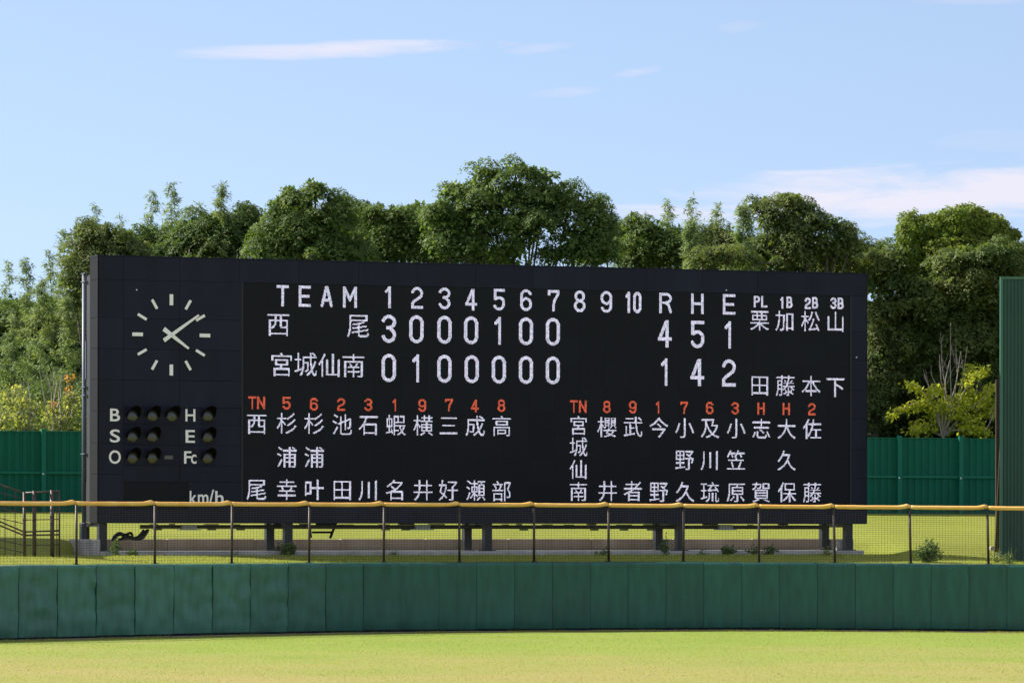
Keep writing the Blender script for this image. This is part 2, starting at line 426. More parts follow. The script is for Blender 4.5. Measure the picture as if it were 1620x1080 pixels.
M['bank'] = grassmat('bank turf', (.185, .215, .028), (.225, .245, .036), (.22, .22, .05), False)
M['soil'] = mat('dry sandy soil', (.30, .23, .14), .9, var=.25, scale=3)
M['floor'] = mat('forest floor', (.03, .032, .015), .9, var=.3)

def sheet(name, xs, ys_of, zf, m, **k):
    v = []; f = []; nx = len(xs)
    for x in xs:
        ys = ys_of(x)
        for y in ys: v.append((x, y, zf(x, y)))
    ny = len(ys)
    for i in range(nx-1):
        for j in range(ny-1):
            a = i*ny + j; f.append((a, a+ny, a+ny+1, a+1))
    me = bpy.data.meshes.new(name); me.from_pydata(v, [], f); me.materials.append(m)
    me.polygons.foreach_set('use_smooth', [True]*len(f)); me.update()
    o = bpy.data.objects.new(name, me); C.objects.link(o); return setp(o, **k)

fx = [-110 + 4 * i for i in range(20)] + [-30 + i for i in range(61)] + [34 + 4 * i for i in range(20)]
def field_ys(x):
    e = wallD(x) + .1
    return [-60, 0, 40, 70] + [70 + (e - 70) * t for t in (.3, .5, .65, .75, .83, .9, .95, 1)]
def field_z(x, y):
    e = wallD(x)
    return wallB(max(-30, min(30, x))) * sst(e - 14, e, y)
sheet('outfield_grass', fx, field_ys, field_z, M['field'], kind='structure')
gm = MB(); gm.box(-3000, 3000, -300, 3500, -1.2, -.35); gm.build('ground', M['floor'], kind='structure')
sheet('warning_strip', fx, lambda x: [wallD(x) - .95 + .12 * math.sin(x * 1.7) + .08 * math.sin(x * 4.3), wallD(x) + .1], lambda x, y: field_z(x, y) + .012, M['soil'], kind='structure')
bx = [-40 + .5 * i for i in range(161)]
def bank_ys(x):
    a = wallD(x) + .42; f = fenceD(x) + .05
    return [a + (f - a) * (i / 55) for i in range(56)]
sheet('grass_bank', bx, bank_ys, bank_z, M['bank'], kind='structure')
sheet('wood_floor', [-60 + 5*i for i in range(25)], lambda x: [fenceD(x), fenceD(x) + 4, fenceD(x) + 60, 400], lambda x, y: 3.2, M['floor'], kind='structure')

# ------------------------------------------------------------------ outfield wall with its pads
wall = empty('outfield_wall', (0, wallD(0), 0), label='long low outfield wall covered in dark green vinyl pads', cat='wall')
wall_inv = Matrix.Translation((0, -wallD(0), 0))
def on_wall(o, x):
    o.parent = wall
# concrete core strip visible below the pads
cb = MB()
seg = [-34 + .5 * i for i in range(137)]
for a, b in zip(seg[:-1], seg[1:]):
    ya, yb = wallD(a) - wallD(0) + .16, wallD(b) - wallD(0) + .16
    za, zb = wallB(a) - .3, wallB(b) - .3; ta, tb = wallT(a) - .05, wallT(b) - .05
    cb.quad((a, ya, za), (b, yb, zb), (b, yb, tb), (a, ya, ta))
    cb.quad((a, ya, ta), (b, yb, tb), (b, yb + .27, tb), (a, ya + .27, ta))
    cb.quad((a, ya + .27, ta), (b, yb + .27, tb), (b, yb + .27, zb), (a, ya + .27, za))
cb.build('core_wall', M['pad_core'], wall)
from mathutils import noise as mn
seam_px = [333 - 61.4 * i for i in range(1, 12)][::-1] + [333 + 60.0 * i for i in range(0, 33)]   # joints measured in the photograph
def x_of(px):
    xx = (px - 810) * 126 / FPX
    for _ in range(6): xx = (px - 810) * wallD(xx) / FPX
    return xx
seam_x = [x_of(p) for p in seam_px]
pad_xs = list(zip(seam_x[:-1], seam_x[1:]))
shift = 0.0
for (x0, x1) in pad_xs:
    x0 += shift; x1 += shift; xm = (x0 + x1) / 2
    ang = math.atan2(wallD(x1) - wallD(x0), x1 - x0); W = math.hypot(x1 - x0, wallD(x1) - wallD(x0))
    zb = wallB(xm) + .075 + random.uniform(-.008, .008); zt = wallT(xm) + random.uniform(-.006, .006); H = zt - zb
    wr = .35 + 1.35 * sst(-4.0, -7.5, xm) if xm > -7.5 else 1.7
    wr = 2.4 if xm < -7.5 else (.5 + 1.9 * (1 - sst(-7.5, -3.5, xm)))
    rows_t = [q / 15 for q in range(15)] + [.965, .98, .992, 1.0]; nx, nzz = 12, len(rows_t) - 1; th = .15
    v = []; f = []
    g = .012 if xm > -4 else .026
    def front(i, j):
        s = i / nx; t = rows_t[j]
        e = min(s, 1 - s); bul = (1 - math.exp(-e * 14)) * .035; bul2 = (1 - math.exp(-t * 16)) * .03
        px_, pz_ = (s - .5) * (W - g), t * H
        wv = mn.noise(Vector((xm * 3.1 + px_ * 2.2, 0, pz_ * 3.2))) * .018 + mn.noise(Vector((xm * 5.7 + px_ * 6, 3, pz_ * 2.2))) * .010
        wv += mn.noise(Vector((xm * 5.7 + px_ * 3, 9, pz_ * 8))) * .006
        lip = .012 * math.exp(-((t - .955) / .018) ** 2)
        q_ = max(0, (t - .965) / .035); back = .075 * (1 - math.sqrt(max(0, 1 - q_ * q_)))
        return (px_, -(th + bul + bul2 + lip + wv * wr) + .065 + back, pz_)
    for j in range(nzz + 1):
        for i in range(nx + 1): v.append(front(i, j))
    for j in range(nzz):
        for i in range(nx):
            a = j * (nx + 1) + i; f.append((a, a + 1, a + nx + 2, a + nx + 1))
    # top, sides, back edge
    nb = len(v)
    top = [j for j in range(nzz * (nx + 1), (nzz + 1) * (nx + 1))]
    for i in top: v.append((v[i][0], .17, H + .012))
    for i in range(nx): f.append((top[i], top[i + 1], nb + i + 1, nb + i))
    nb2 = len(v)
    for i in range(nx + 1): v.append((v[top[i]][0], .46, H + .004))
    for i in range(nx): f.append((nb + i, nb + i + 1, nb2 + i + 1, nb2 + i))
    for side in (0, nx):
        col = [j * (nx + 1) + side for j in range(nzz + 1)]; n3 = len(v)
        for c in col: v.append((v[c][0], .14, v[c][2]))
        for j in range(nzz):
            q = (col[j], col[j + 1], n3 + j + 1, n3 + j); f.append(q if side == 0 else q[::-1])
    n4 = len(v)
    for i in range(nx + 1): v.append((v[i][0], .14, 0.0))
    for i in range(nx): f.append((i, n4 + i, n4 + i + 1, i + 1))
    me = bpy.data.meshes.new('pad'); me.from_pydata(v, [], f); me.materials.append(M['pad'])
    me.polygons.foreach_set('use_smooth', [True] * len(f)); me.update()
    o = inst('pad', me, wall, (xm, wallD(xm) - wallD(0), zb), ang)
    e = o.modifiers.new('edge', 'EDGE_SPLIT'); e.split_angle = R(50)

# ------------------------------------------------------------------ mesh fence with padded rail on the wall
fence = empty('wire_mesh_fence', (0, wallD(0) + .38, 1.95), label='brown wire mesh fence with yellow padded top rail standing along the green wall', cat='fence')
FO = Vector((0, wallD(0) + .38, 1.95))
ppx = [-238, -120, 0.0, 121, 245, 366.5, 489, 607, 727, 845, 963, 1081, 1201, 1321, 1441, 1564, 1685, 1805]
posts = []
for p in ppx:
    xx = (p - 810) * 126 / FPX
    for _ in range(5): xx = (p - 810) * (wallD(xx) + .38) / FPX
    posts.append(xx)
posts[2] = posts[3] - 2.13
for i, xx in enumerate(posts):
    b = Vector((xx, wallD(xx) + .38, wallT(xx) - .06)) - FO; t = Vector((xx + random.uniform(-.02, .02) - .025 * (i > 11), wallD(xx) + .38, railZ(xx) - .02)) - FO
    pm = MB(); pm.tube([b, t], .037, 8)
    pm.build('post', M['post'], fence, smooth=True)
    c = MB(); c.box(b.x - .09, b.x + .09, b.y - .09, b.y + .09, b.z + .075, b.z + .09); c.build('base_plate', M['post'], fence)
for i in range(len(posts) - 1):
    a, b = posts[i], posts[i + 1]
    pts = []; rad = []
    n = 22
    for j in range(n + 1):
        t = j / n
        xx = a + (b - a) * (.005 + .995 * t) - .03
        zz_ = railZ(xx) + .012 * math.exp(-((t - 0) / .03) ** 2) - .012 * math.sin(math.pi * t) * random.Random(i).uniform(.1, .7)
        bump = math.exp(-((t - .965) / .055) ** 2)
        zz_ += bump * .028 + .010 * max(0, t - .82) / .18
        r = .058 + .006 * mn.noise(Vector((xx * 2.5, i, 0))) + .010 * bump
        if t > .99: r *= .8
        if t < .01: r *= .85
        pts.append(Vector((xx, wallD(xx) + .38 + .006 * mn.noise(Vector((xx * 5, 1, 2))), zz_)) - FO); rad.append(r)
    m_ = MB(); m_.tube(pts, rad, 12); m_.build('rail_padding', M['rail'], fence, smooth=True)
    tie = MB(); tt = pts[-1]; tie.tube([tt + Vector((-.09, -.0, -.085)), tt + Vector((-.075, -.075, -.01)), tt + Vector((-.06, -.0, .085))], .006, 5); tie.build('tie', M['wire'], fence)
    # wire mesh between two posts
    wm = MB()
    z_lo = lambda xx: wallT(xx) + .03 - FO.z
    nv = int((b - a) / .081)
    for j in range(1, nv):
        xx = a + (b - a) * j / nv; y_ = wallD(xx) + .38 - FO.y
        wm.bar((xx, y_, z_lo(xx)), (xx, y_, railZ(xx) - FO.z - .05), .0055, .0055)
    zt = 1.58; nh = 25
    for j in range(nh):
        s = j / nh
        # rows sit closer together high up, as on this woven mesh
        s = s ** .92
        wob = random.uniform(-.004, .004)
        wm.bar((a, wallD(a) + .386 - FO.y, z_lo(a) + s * zt + wob), (b, wallD(b) + .386 - FO.y, z_lo(b) + s * zt + wob), .0055, .006)
    wm.build('wire_mesh', M['wire'], fence)

# ------------------------------------------------------------------ rear green sheet fence
rear = empty('sheet_metal_fence', (FENCE_A.x, FENCE_A.y, 3.44), FYAW, label='tall bright green corrugated metal fence behind the scoreboard below the trees', cat='fence')
RB = 2.515
def fence_u(px):
    d = P(px, 750, 1.0) - Vector((0, 0, HC)); nvec = Vector((-math.sin(FYAW), math.cos(FYAW), 0))
    t = FENCE_A.dot(nvec) / d.dot(nvec); q = d * t
    return (Vector((q.x, q.y, 0)) - FENCE_A).dot(Vector((math.cos(FYAW), math.sin(FYAW), 0)))
u68, u1421, u1519 = fence_u(68), fence_u(1421), fence_u(1519)
RB = u1519 - u1421
nb_ = round((u1421 - u68) / RB); RB = (u1421 - u68) / nb_
def corr(w, h, pitch, depth, z0=0.0):
    m_ = MB(); n = int(round(w / pitch)); p = w / n
    prof = []
    for i in range(n):
        x0 = i * p
        prof += [(x0, 0), (x0 + p * .34, 0), (x0 + p * .42, -depth), (x0 + p * .92, -depth)]
    prof.append((w, 0))
    nn = len(m_.v)
    for (a, d) in prof: m_.v += [(a, d, z0), (a, d, z0 + h)]
    for i in range(len(prof) - 1):
        m_.f.append((nn + 2*i, nn + 2*i + 2, nn + 2*i + 3, nn + 2*i + 1))
    return m_
sh_up = corr(RB - .012, 1.50, .275, .035).mesh('sheet'); sh_up.materials.append(M['gfence'])
sh_lo = corr(RB - .012, 1.52, .275, .035).mesh('sheet'); sh_lo.materials.append(M['gfence'])
pm_ = MB().box(-.085, .085, -.17, -.04, -.3, 3.04).mesh('post'); pm_.materials.append(M['gpost'])
rl_ = MB().box(.09, RB - .09, -.10, -.04, 0, .085).mesh('rail'); rl_.materials.append(M['gpost'])
cap_ = MB().box(.0, RB, -.06, .03, 0, .03).mesh('top_trim'); cap_.materials.append(M['gpost'])
bolt_ = MB().box(-.12, -.07, -.2, -.17, -.03, .03).mesh('bolt'); bolt_.materials.append(M['boxgrey'])
for i in range(-2, nb_ + 6):
    u = u68 + i * RB
    inst('post', pm_, rear, (u, 0, 0)); inst('sheet', sh_lo, rear, (u + .006, 0, -.1)); inst('sheet', sh_up, rear, (u + .006, -.004, 1.43))
    inst('rail', rl_, rear, (u, 0, 1.40)); inst('top_trim', cap_, rear, (u, 0, 2.932)); inst('bolt', bolt_, rear, (u + .06, 0, 1.40))

# ------------------------------------------------------------------ scoreboard
board = empty('scoreboard', (BA.x, BA.y, 0), YAW, label='big black electronic baseball scoreboard with clock and lit team names', cat='scoreboard')
ZT = uz(155, 405)[1]; ZT2 = uz(1370, 434.1)[1]; ZT = (ZT + ZT2) / 2
DEP = .80
MB().box(0, BLEN, .0, DEP, Z0, ZT).build('cabinet', M['cabinet'], board)
def panel(u0, u1, z0, z1, y0=-.03, y1=-.002, m_='panel', name='panel', g=.002):
    o = MB().box(u0 + g, u1 - g, y0, y1, z0 + g, z1 - g).build(name, M[m_], board); return bevel(o, .006)
S_L = uz(383, 600)[0]; S_R = uz(1345, 600)[0]; S_T = uz(383, 447)[1]; S_B = uz(383, 801)[1]
# top band
cols = [0, uz(195, 430)[0], uz(284, 430)[0], uz(378, 430)[0]]
stepu = (BLEN - cols[-1]) / 11
cols += [cols[3] + stepu * (i + 1) for i in range(11)]
for a, b in zip(cols[:-1], cols[1:]):
    panel(a, b, S_T, ZT)
# bottom band
for a, b in zip(cols[3:-1], cols[4:]): panel(max(a, S_L), b, Z0, S_B)
# right strip
zs = [uz(1350, y)[1] for y in (467, 524.5, 570, 617.5, 663, 710, 757)]
zs = [S_T] + [z for z in zs if z < S_T - .1] + [S_B]
for a, b in zip(zs[1:], zs[:-1]): panel(S_R, BLEN, a, b)
# clock side: left column, then the field with the clock, lamps and speed display
zl = [S_T] + [uz(156, y)[1] for y in (502, 551, 600, 650, 701, 749.6)] + [Z0]
for a, b in zip(zl[1:], zl[:-1]): panel(cols[0], cols[1], a, b)
zr = [S_T] + [uz(200, y)[1] for y in (503.5, 552, 601, 643.5, 670.5, 703.5, 736)] + [Z0]
UL = cols[1]; UM = cols[2]
zlast = zr[-1]
for a, b in zip(zr[1:], zr[:-1]):
    if b > uz(200, 640)[1] + .01:
        panel(UL, UM, a, b); panel(UM, S_L, a, b)
# lamp rows
lamp_rows = [657.5, 690.5, 723.5]
lrow = {}
for py in lamp_rows: lrow[py] = uz(240, py)[1]
row_edges = [(zr[4], zr[5]), (zr[5], zr[6]), (zr[6], zr[7])]
for (a, b) in row_edges:
    panel(UL, UM, b, a, y0=-.012, y1=-.001); panel(UM, S_L, b, a, y0=-.012, y1=-.001)
# below the lamp rows
SPL, SPR = uz(195, 780)[0], uz(297, 780)[0]; SPT, SPB = uz(240, 761.5)[1], uz(240, 806)[1]
panel(UL, UM, SPT, zr[7]); panel(UM, S_L, SPT, zr[7]); panel(SPR, S_L, Z0, SPT); panel(UL, SPR, Z0, SPB)
o = MB().box(SPL + .01, SPR - .01, -.012, -.001, SPB + .01, SPT - .01).build('speed_display', M['module'], board); bevel(o, .004)
# left flank
for a, b in zip(zl[1:] , zl[:-1]):
    o = MB().box(-.03, -.002, -.03, DEP, a + .005, b - .005).build('side_panel', M['side_panel'], board); bevel(o, .006)
o = MB().box(-.03, -.002, -.03, DEP, S_T + .005, ZT - .005).build('side_panel', M['side_panel'], board); bevel(o, .006)
for i in range(7):
    a = Z0 + (ZT - Z0) * i / 7; b = Z0 + (ZT - Z0) * (i + 1) / 7
    MB().box(BLEN + .002, BLEN + .03, -.03, DEP, a + .005, b - .005).build('side_panel', M['panel'], board)
MB().box(-.035, BLEN + .035, -.04, DEP + .02, ZT + .002, ZT + .03).build('roof_flashing', M['panel'], board)
MB().box(S_L - .03, S_L + .02, -.036, -.031, S_B, S_T).build('screen_frame', M['cabinet'], board)
MB().box(S_R - .02, S_R + .03, -.036, -.031, S_B, S_T).build('screen_frame', M['cabinet'], board)
# small pale bolts seen on the face
for (px, py) in ((215.5, 458.5), (1148, 459), (1354, 565)):
    u, z = uz(px, py); bm_ = MB(); bm_.tube([(u, -.03, z), (u, -.055, z)], .022, 8); bm_.build('bolt', M['boxgrey'], board)

# the led screen: a thing's part with its modules and lit characters
screen = MB().box(S_L, S_R, -.006, -.001, S_B, S_T).build('led_screen', M['cabinet'], board)
nmx, nmz = 24, 9
mw, mh = (S_R - S_L) / nmx, (S_T - S_B) / nmz
mod = MB().box(.0015, mw - .0015, -.016, -.007, .0015, mh - .0015).mesh('led_module'); mod.materials.append(M['module'])
for i in range(nmx):
    for j in range(nmz): inst('led_module', mod, screen, (S_L + i * mw, 0, S_B + j * mh))

def glyph_table(chars, N=32, SS=5):
    """dot pattern of each character on a 32 x 32 grid, sampled from the built-in text font"""
    geo = {}; lo = []; hi = []
    for ch in chars:
        c = bpy.data.curves.new('glyph', 'FONT'); c.body = ch; c.size = 1; c.resolution_u = 5
        o = bpy.data.objects.new('glyph', c); C.objects.link(o); bpy.context.view_layer.update()
        me = o.to_mesh(); me.calc_loop_triangles()
        V = np.array([v.co[:2] for v in me.vertices]); T = np.array([t.vertices[:] for t in me.loop_triangles])
        o.to_mesh_clear(); bpy.data.objects.remove(o); bpy.data.curves.remove(c)
        geo[ch] = (V, T); lo.append(V.min(0)); hi.append(V.max(0))
    mn_, mx_ = np.min(lo, 0), np.max(hi, 0); W = (mx_ - mn_).max(); c0 = (mn_ + mx_) / 2 - W / 2
    out = {}; M_ = N * SS; gx = (np.arange(M_) + .5) / SS
    for ch, (V, T) in geo.items():
        Q = (V - c0) / W * N; img = np.zeros((M_, M_), bool)
        for t in T:
            a, b, c = Q[t]
            x0, y0 = np.maximum(np.floor(np.min([a, b, c], 0) * SS).astype(int) - 1, 0)
            x1, y1 = np.minimum(np.ceil(np.max([a, b, c], 0) * SS).astype(int) + 1, M_)
            if x1 <= x0 or y1 <= y0: continue
            X, Y = np.meshgrid(gx[x0:x1], gx[y0:y1])
            e = [(q[0] - p[0]) * (Y - p[1]) - (q[1] - p[1]) * (X - p[0]) for p, q in ((a, b), (b, c), (c, a))]
            img[y0:y1, x0:x1] |= ((e[0] >= 0) & (e[1] >= 0) & (e[2] >= 0)) | ((e[0] <= 0) & (e[1] <= 0) & (e[2] <= 0))
        out[ch] = img.reshape(N, SS, N, SS).mean((1, 3)) > .52
    return out
GLYPHS = glyph_table("西尾宮城仙南栗加松山田藤本下杉池石蝦横三成高浦幸叶川名井好瀬部櫻武今小及志大佐野笠久者琉原賀保")
PIT = .0208
def dot_mesh(name, cells, red=False, fill=.86, pit=PIT):
    """cells: (col, row) lit; two diode halves per pixel"""
    v = []; f = []; mi = []
    h = pit * fill / 2; hv = pit * .30
    for (c, r) in cells:
        x, z = c * pit, r * pit
        for k, (a, b) in enumerate(((-h, 0), (0, h))):
            n = len(v); v += [(x + a, 0, z - hv), (x + b, 0, z - hv), (x + b, 0, z + hv), (x + a, 0, z + hv)]
            f.append((n, n+1, n+2, n+3)); mi.append(k)
    me = bpy.data.meshes.new(name); me.from_pydata(v, [], f)
    for q in ((M['led_r'], M['led_r2']) if red else (M['led_a'], M['led_b'])): me.materials.append(q)
    me.polygons.foreach_set('material_index', mi); me.update(); return me
kanji_cache = {}
def kanji_mesh(ch, n):
    if (ch, n) in kanji_cache: return kanji_cache[(ch, n)]
    cells = [(c - 15.5, r - 15.5) for r in range(32) for c in range(32) if GLYPHS[ch][r, c]]
    kanji_cache[(ch, n)] = dot_mesh('led_character', cells, pit=PIT * n / 32, fill=.9); return kanji_cache[(ch, n)]
def seg_dist(px, py, a, b):
    ax, ay = a; bx_, by_ = b; dx, dy = bx_ - ax, by_ - ay; L = dx*dx + dy*dy
    if L > 9 and (abs(dx) < 1e-6 or abs(dy) < 1e-6):
        return max(abs(px - (ax + bx_) / 2) - abs(dx) / 2, abs(py - (ay + by_) / 2) - abs(dy) / 2, 0)
    t = 0 if L == 0 else max(0, min(1, ((px - ax)*dx + (py - ay)*dy) / L))
    return math.hypot(px - ax - t*dx, py - ay - t*dy)
def arc(cx, cy, rx, ry, a0, a1, n=8):
    return [(cx + rx*math.cos(R(a0 + (a1-a0)*i/n)), cy + ry*math.sin(R(a0 + (a1-a0)*i/n))) for i in range(n+1)]
# stroke letters in a box 0..1 wide, 0..2 high
def strokes(ch):
    r = .5
    D = {
     '0': [arc(.5, 1.5, .5, .5, 0, 180) + arc(.5, .5, .5, .5, 180, 360) + [(1, 1.5)]],
     '1': [[(.28, 1.62), (.62, 2), (.62, 0)]],
     '2': [arc(.5, 1.5, .5, .5, 170, -25) + [(.9, 1.15), (.15, .62), (0, .38), (0, 0), (1, 0)]],
     '3': [arc(.5, 1.55, .5, .45, 165, -60) + [(.55, 1.08)], [(.4, 1.08), (.6, 1.08)], [(.6, 1.08)] + arc(.5, .5, .5, .5, 60, -165)],
     '4': [[(.62, 2), (0, .55), (1, .55)], [(.70, 2), (.70, 0)], [(.62, 2), (.70, 2)]],
     '5': [[(1, 2), (.05, 2), (.05, 1.1)], [(.05, 1.1)] + arc(.5, .75, .5, .47, 140, 0) + [(1, .5)] + arc(.5, .5, .5, .5, 0, -160)],
     '6': [arc(.5, 1.5, .5, .5, 20, 180) + [(0, .5)], arc(.5, .62, .5, .55, 90, 0) + arc(.5, .5, .5, .5, 0, -180) + [(0, .62)] + arc(.5, .62, .5, .55, 180, 90)],
     '7': [[(0, 1.7), (0, 2), (1, 2), (1, 1.75), (.55, .9), (.48, 0)]],
     '8': [arc(.5, 1.53, .44, .47, 0, 360, 14), arc(.5, .52, .5, .52, 0, 360, 14)],
     '9': [arc(.5, 1.38, .5, .55, -90, -180) + arc(.5, 1.5, .5, .5, 180, 0) + [(1, 1.38)] + arc(.5, 1.38, .5, .55, 0, -90), [(1, 1.5), (1, .5)] + arc(.5, .5, .5, .5, 0, -160)],
     'T': [[(0, 2), (1, 2)], [(.5, 2), (.5, 0)]],
     'E': [[(1, 2), (0, 2), (0, 0), (1, 0)], [(0, 1.03), (.85, 1.03)]],
     'A': [[(0, 0), (.45, 2), (.55, 2), (1, 0)], [(.17, .62), (.83, .62)]],
     'M': [[(0, 0), (0, 2), (.5, .7), (1, 2), (1, 0)]],
     'R': [[(0, 0), (0, 2), (.5, 2)] + arc(.5, 1.52, .5, .48, 90, -90) + [(0, 1.04)], [(.5, 1.04), (.8, .8), (1, 0)]],
     'H': [[(0, 0), (0, 2)], [(1, 0), (1, 2)], [(0, 1.02), (1, 1.02)]],
     'P': [[(0, 0), (0, 2), (.5, 2)] + arc(.5, 1.5, .5, .5, 90, -90) + [(0, 1.0)]],
     'L': [[(0, 2), (0, 0), (1, 0)]],
     'B': [[(0, 0), (0, 2), (.5, 2)] + arc(.5, 1.52, .42, .48, 90, -90) + [(0, 1.04)], [(.5, 1.04)] + arc(.5, .52, .5, .52, 90, -90) + [(0, 0)]],
     'N': [[(0, 0), (0, 2), (1, 0), (1, 2)]],
    }
    return D[ch]
stroke_cache = {}
def stroke_mesh(ch, wc, hc, sw, red=False):
    key = (ch, wc, hc, sw, red)
    if key in stroke_cache: return stroke_cache[key]
    st = strokes(ch); cells = []
    W_, H_ = wc - sw, hc - sw
    pl = [[(p[0] * W_ + sw/2, p[1] / 2 * H_ + sw/2) for p in s] for s in st]
    for c in range(wc):
        for r in range(hc):
            x_, y_ = c + .5, r + .5
            d = min(seg_dist(x_, y_, s[i], s[i+1]) for s in pl for i in range(len(s)-1))
            if d <= sw / 2 + .03: cells.append((c - wc/2, r - hc/2))
    stroke_cache[key] = dot_mesh('led_character', cells, red, fill=.9); return stroke_cache[key]
def put(me, px, py):
    u, z = uz(px, py, -.02)
    u = round(u / PIT) * PIT; z = round(z / PIT) * PIT
    inst('led_character', me, screen, (u, -.0205, z))
def K(ch, px, py, n=32): put(kanji_mesh(ch, n), px, py)
def S(ch, px, py, wc, hc, sw, red=False): put(stroke_mesh(ch, wc, hc, sw, red), px, py)
# team names
for ch, px, py in (('西', 439.8, 513), ('尾', 566.5, 515.5), ('宮', 445.3, 576), ('城', 484, 576.5), ('仙', 521.3, 577.5), ('南', 559.2, 577.8)): K(ch, px, py, 35)
for ch, px, py in (('T', 448.1, 467), ('E', 482.8, 468), ('A', 517.9, 468.8), ('M', 554.6, 469.5)): S(ch, px, py, 18 if ch != 'M' else 21, 30, 4.0)
for ch, px, py in (('1', 615, 469.8), ('2', 660.3, 471), ('3', 703.6, 472), ('4', 745.8, 473), ('5', 789.5, 473.7), ('6', 832.3, 474.3), ('7', 875.8, 475.3), ('8', 917.7, 476.3), ('9', 960.3, 477.3)): S(ch, px, py, 18, 31, 3.8)
S('1', 993.5, 478, 13, 31, 4.0); S('0', 1009, 478, 13, 31, 3.9)
r1 = [('3', 615.8, 519), ('0', 659.6, 519.8), ('0', 703.3, 520.8), ('0', 746.3, 521.7), ('1', 789, 522.4), ('0', 832.6, 523.3), ('0', 875.6, 524), ('4', 1052.8, 527.2), ('5', 1103.6, 527.8), ('1', 1152.7, 529)]
r2 = [('0', 615.5, 581.4), ('1', 659.6, 582), ('0', 703.3, 582.8), ('0', 746.4, 583.4), ('0', 789.6, 584), ('0', 832.6, 584.3), ('0', 875.6, 585.2), ('1', 1052.6, 587.9), ('4', 1103.8, 588.5), ('2', 1154, 589.5)]
for ch, px, py in r1 + r2: S(ch, px, py, 22, 40, 4.8)
for ch, px, py in (('R', 1053, 479), ('H', 1103.8, 480), ('E', 1154, 481.2)): S(ch, px, py, 20, 30, 3.8)
for s_, px, py in (('PL', 1203.6, 477), ('1B', 1243.8, 478), ('2B', 1284, 478.8), ('3B', 1324.4, 479.3)):
    S(s_[0], px - 5.8, py, 10, 17, 3.0); S(s_[1], px + 5.8, py, 10, 17, 3.0)
for ch, px, py in (('栗', 1201.7, 507), ('加', 1242, 507), ('松', 1282, 508.4), ('山', 1321.7, 509), ('田', 1202, 609.6), ('藤', 1242.5, 610), ('本', 1282.7, 610.6), ('下', 1322, 612)): K(ch, px, py)
def redrow(items):
    for s_, px, py in items:
        if len(s_) == 2: S(s_[0], px - 6.6, py, 12, 18, 2.7, True); S(s_[1], px + 7.2, py, 12, 18, 2.7, True)
        else: S(s_, px, py, 12, 18, 2.7, True)
redrow([('TN', 406.4, 636.4), ('5', 454.3, 637.4), ('6', 497.6, 638), ('2', 540.7, 638.5), ('3', 583.2, 639), ('1', 625, 639.5), ('9', 668.2, 640), ('7', 710.6, 640.3), ('4', 752.2, 641), ('8', 794, 641.3)])
redrow([('TN', 915.3, 642.3), ('8', 960.7, 642.6), ('9', 1001.4, 643), ('1', 1041.6, 643.4), ('7', 1082.9, 644), ('6', 1123, 644.8), ('3', 1163.8, 645.3), ('H', 1204, 645.6), ('H', 1244.5, 645.9), ('2', 1284.7, 646.7)])
cx = [405.6, 453.6, 497.4, 540.8, 583.1, 625.5, 668.9, 710, 752.2, 794]
for ch, px, py in zip('西杉杉池石蝦横三成高', cx, (669.7, 669.4, 670, 671, 672, 672.4, 672.8, 672.9, 673.5, 673.7)): K(ch, px, py, 31)
for ch, px, py in (('浦', 453.6, 722.5), ('浦', 497.4, 722.7)): K(ch, px, py, 31)
for ch, px, py in zip('尾幸叶田川名井好瀬部', cx, (773.9, 774, 774, 774.2, 774.6, 774.8, 775, 775.3, 775.8, 776)): K(ch, px, py, 31)
cy = [960.9, 1001.5, 1042.2, 1083.2, 1123.5, 1164, 1204.5, 1244.6, 1285.2]
for ch, py in zip('宮城仙南', (673, 706, 742.3, 777)): K(ch, 915.3, py, 29)
for ch, px, py in zip('櫻武今小及小志大佐', cy, (675.2, 675, 675.7, 676.8, 677, 677.3, 678, 678.4, 678.6)): K(ch, px, py, 31)
for ch, px, py in (('野', 1083, 727), ('川', 1123.3, 727.4), ('笠', 1164.2, 727.4), ('久', 1244.6, 727.8)): K(ch, px, py, 31)
for ch, px, py in zip('井者野久琉原賀保藤', cy, (776.5, 776.8, 777, 777.2, 777.4, 777.7, 777.9, 778.3, 778.4)): K(ch, px, py, 31)

# clock face
cu, cz = uz(270.3, 529.7)
for i in range(12):
    t = R(30 * i); big = i % 3 == 0
    r0, r1_ = (.865, 1.185) if big else (.87, 1.175)
    w_ = .105 if big else .078
    o = MB().box(-w_/2, w_/2, -.03, 0, r0, r1_).build('hour_mark', M['white'], board); o.location = (cu, -.031, cz); o.rotation_euler = (0, t, 0)
def hand(name, ang, tail, tip, wt, wp, y):
    m_ = MB(); v = [(-wt/2, -.02, -tail), (wt/2, -.02, -tail), (wp/2, -.02, tip), (-wp/2, -.02, tip)]
    n = len(m_.v); m_.v += v + [(a, .0, c) for a, b, c in v]
    m_.f += [(0, 1, 2, 3), (7, 6, 5, 4), (0, 4, 5, 1), (1, 5, 6, 2), (2, 6, 7, 3), (3, 7, 4, 0)]
    o = m_.build(name, M['white'], board); o.location = (cu, y, cz); o.rotation_euler = (0, R(ang), 0)
hand('hour_hand', 126.5, .29, .66, .135, .062, -.04)
hand('minute_hand', 54.5, .29, 1.02, .12, .055, -.065)
m_ = MB(); m_.tube([(cu, -.03, cz), (cu, -.095, cz)], .02, 10); m_.build('clock_hub', M['boxgrey'], board)

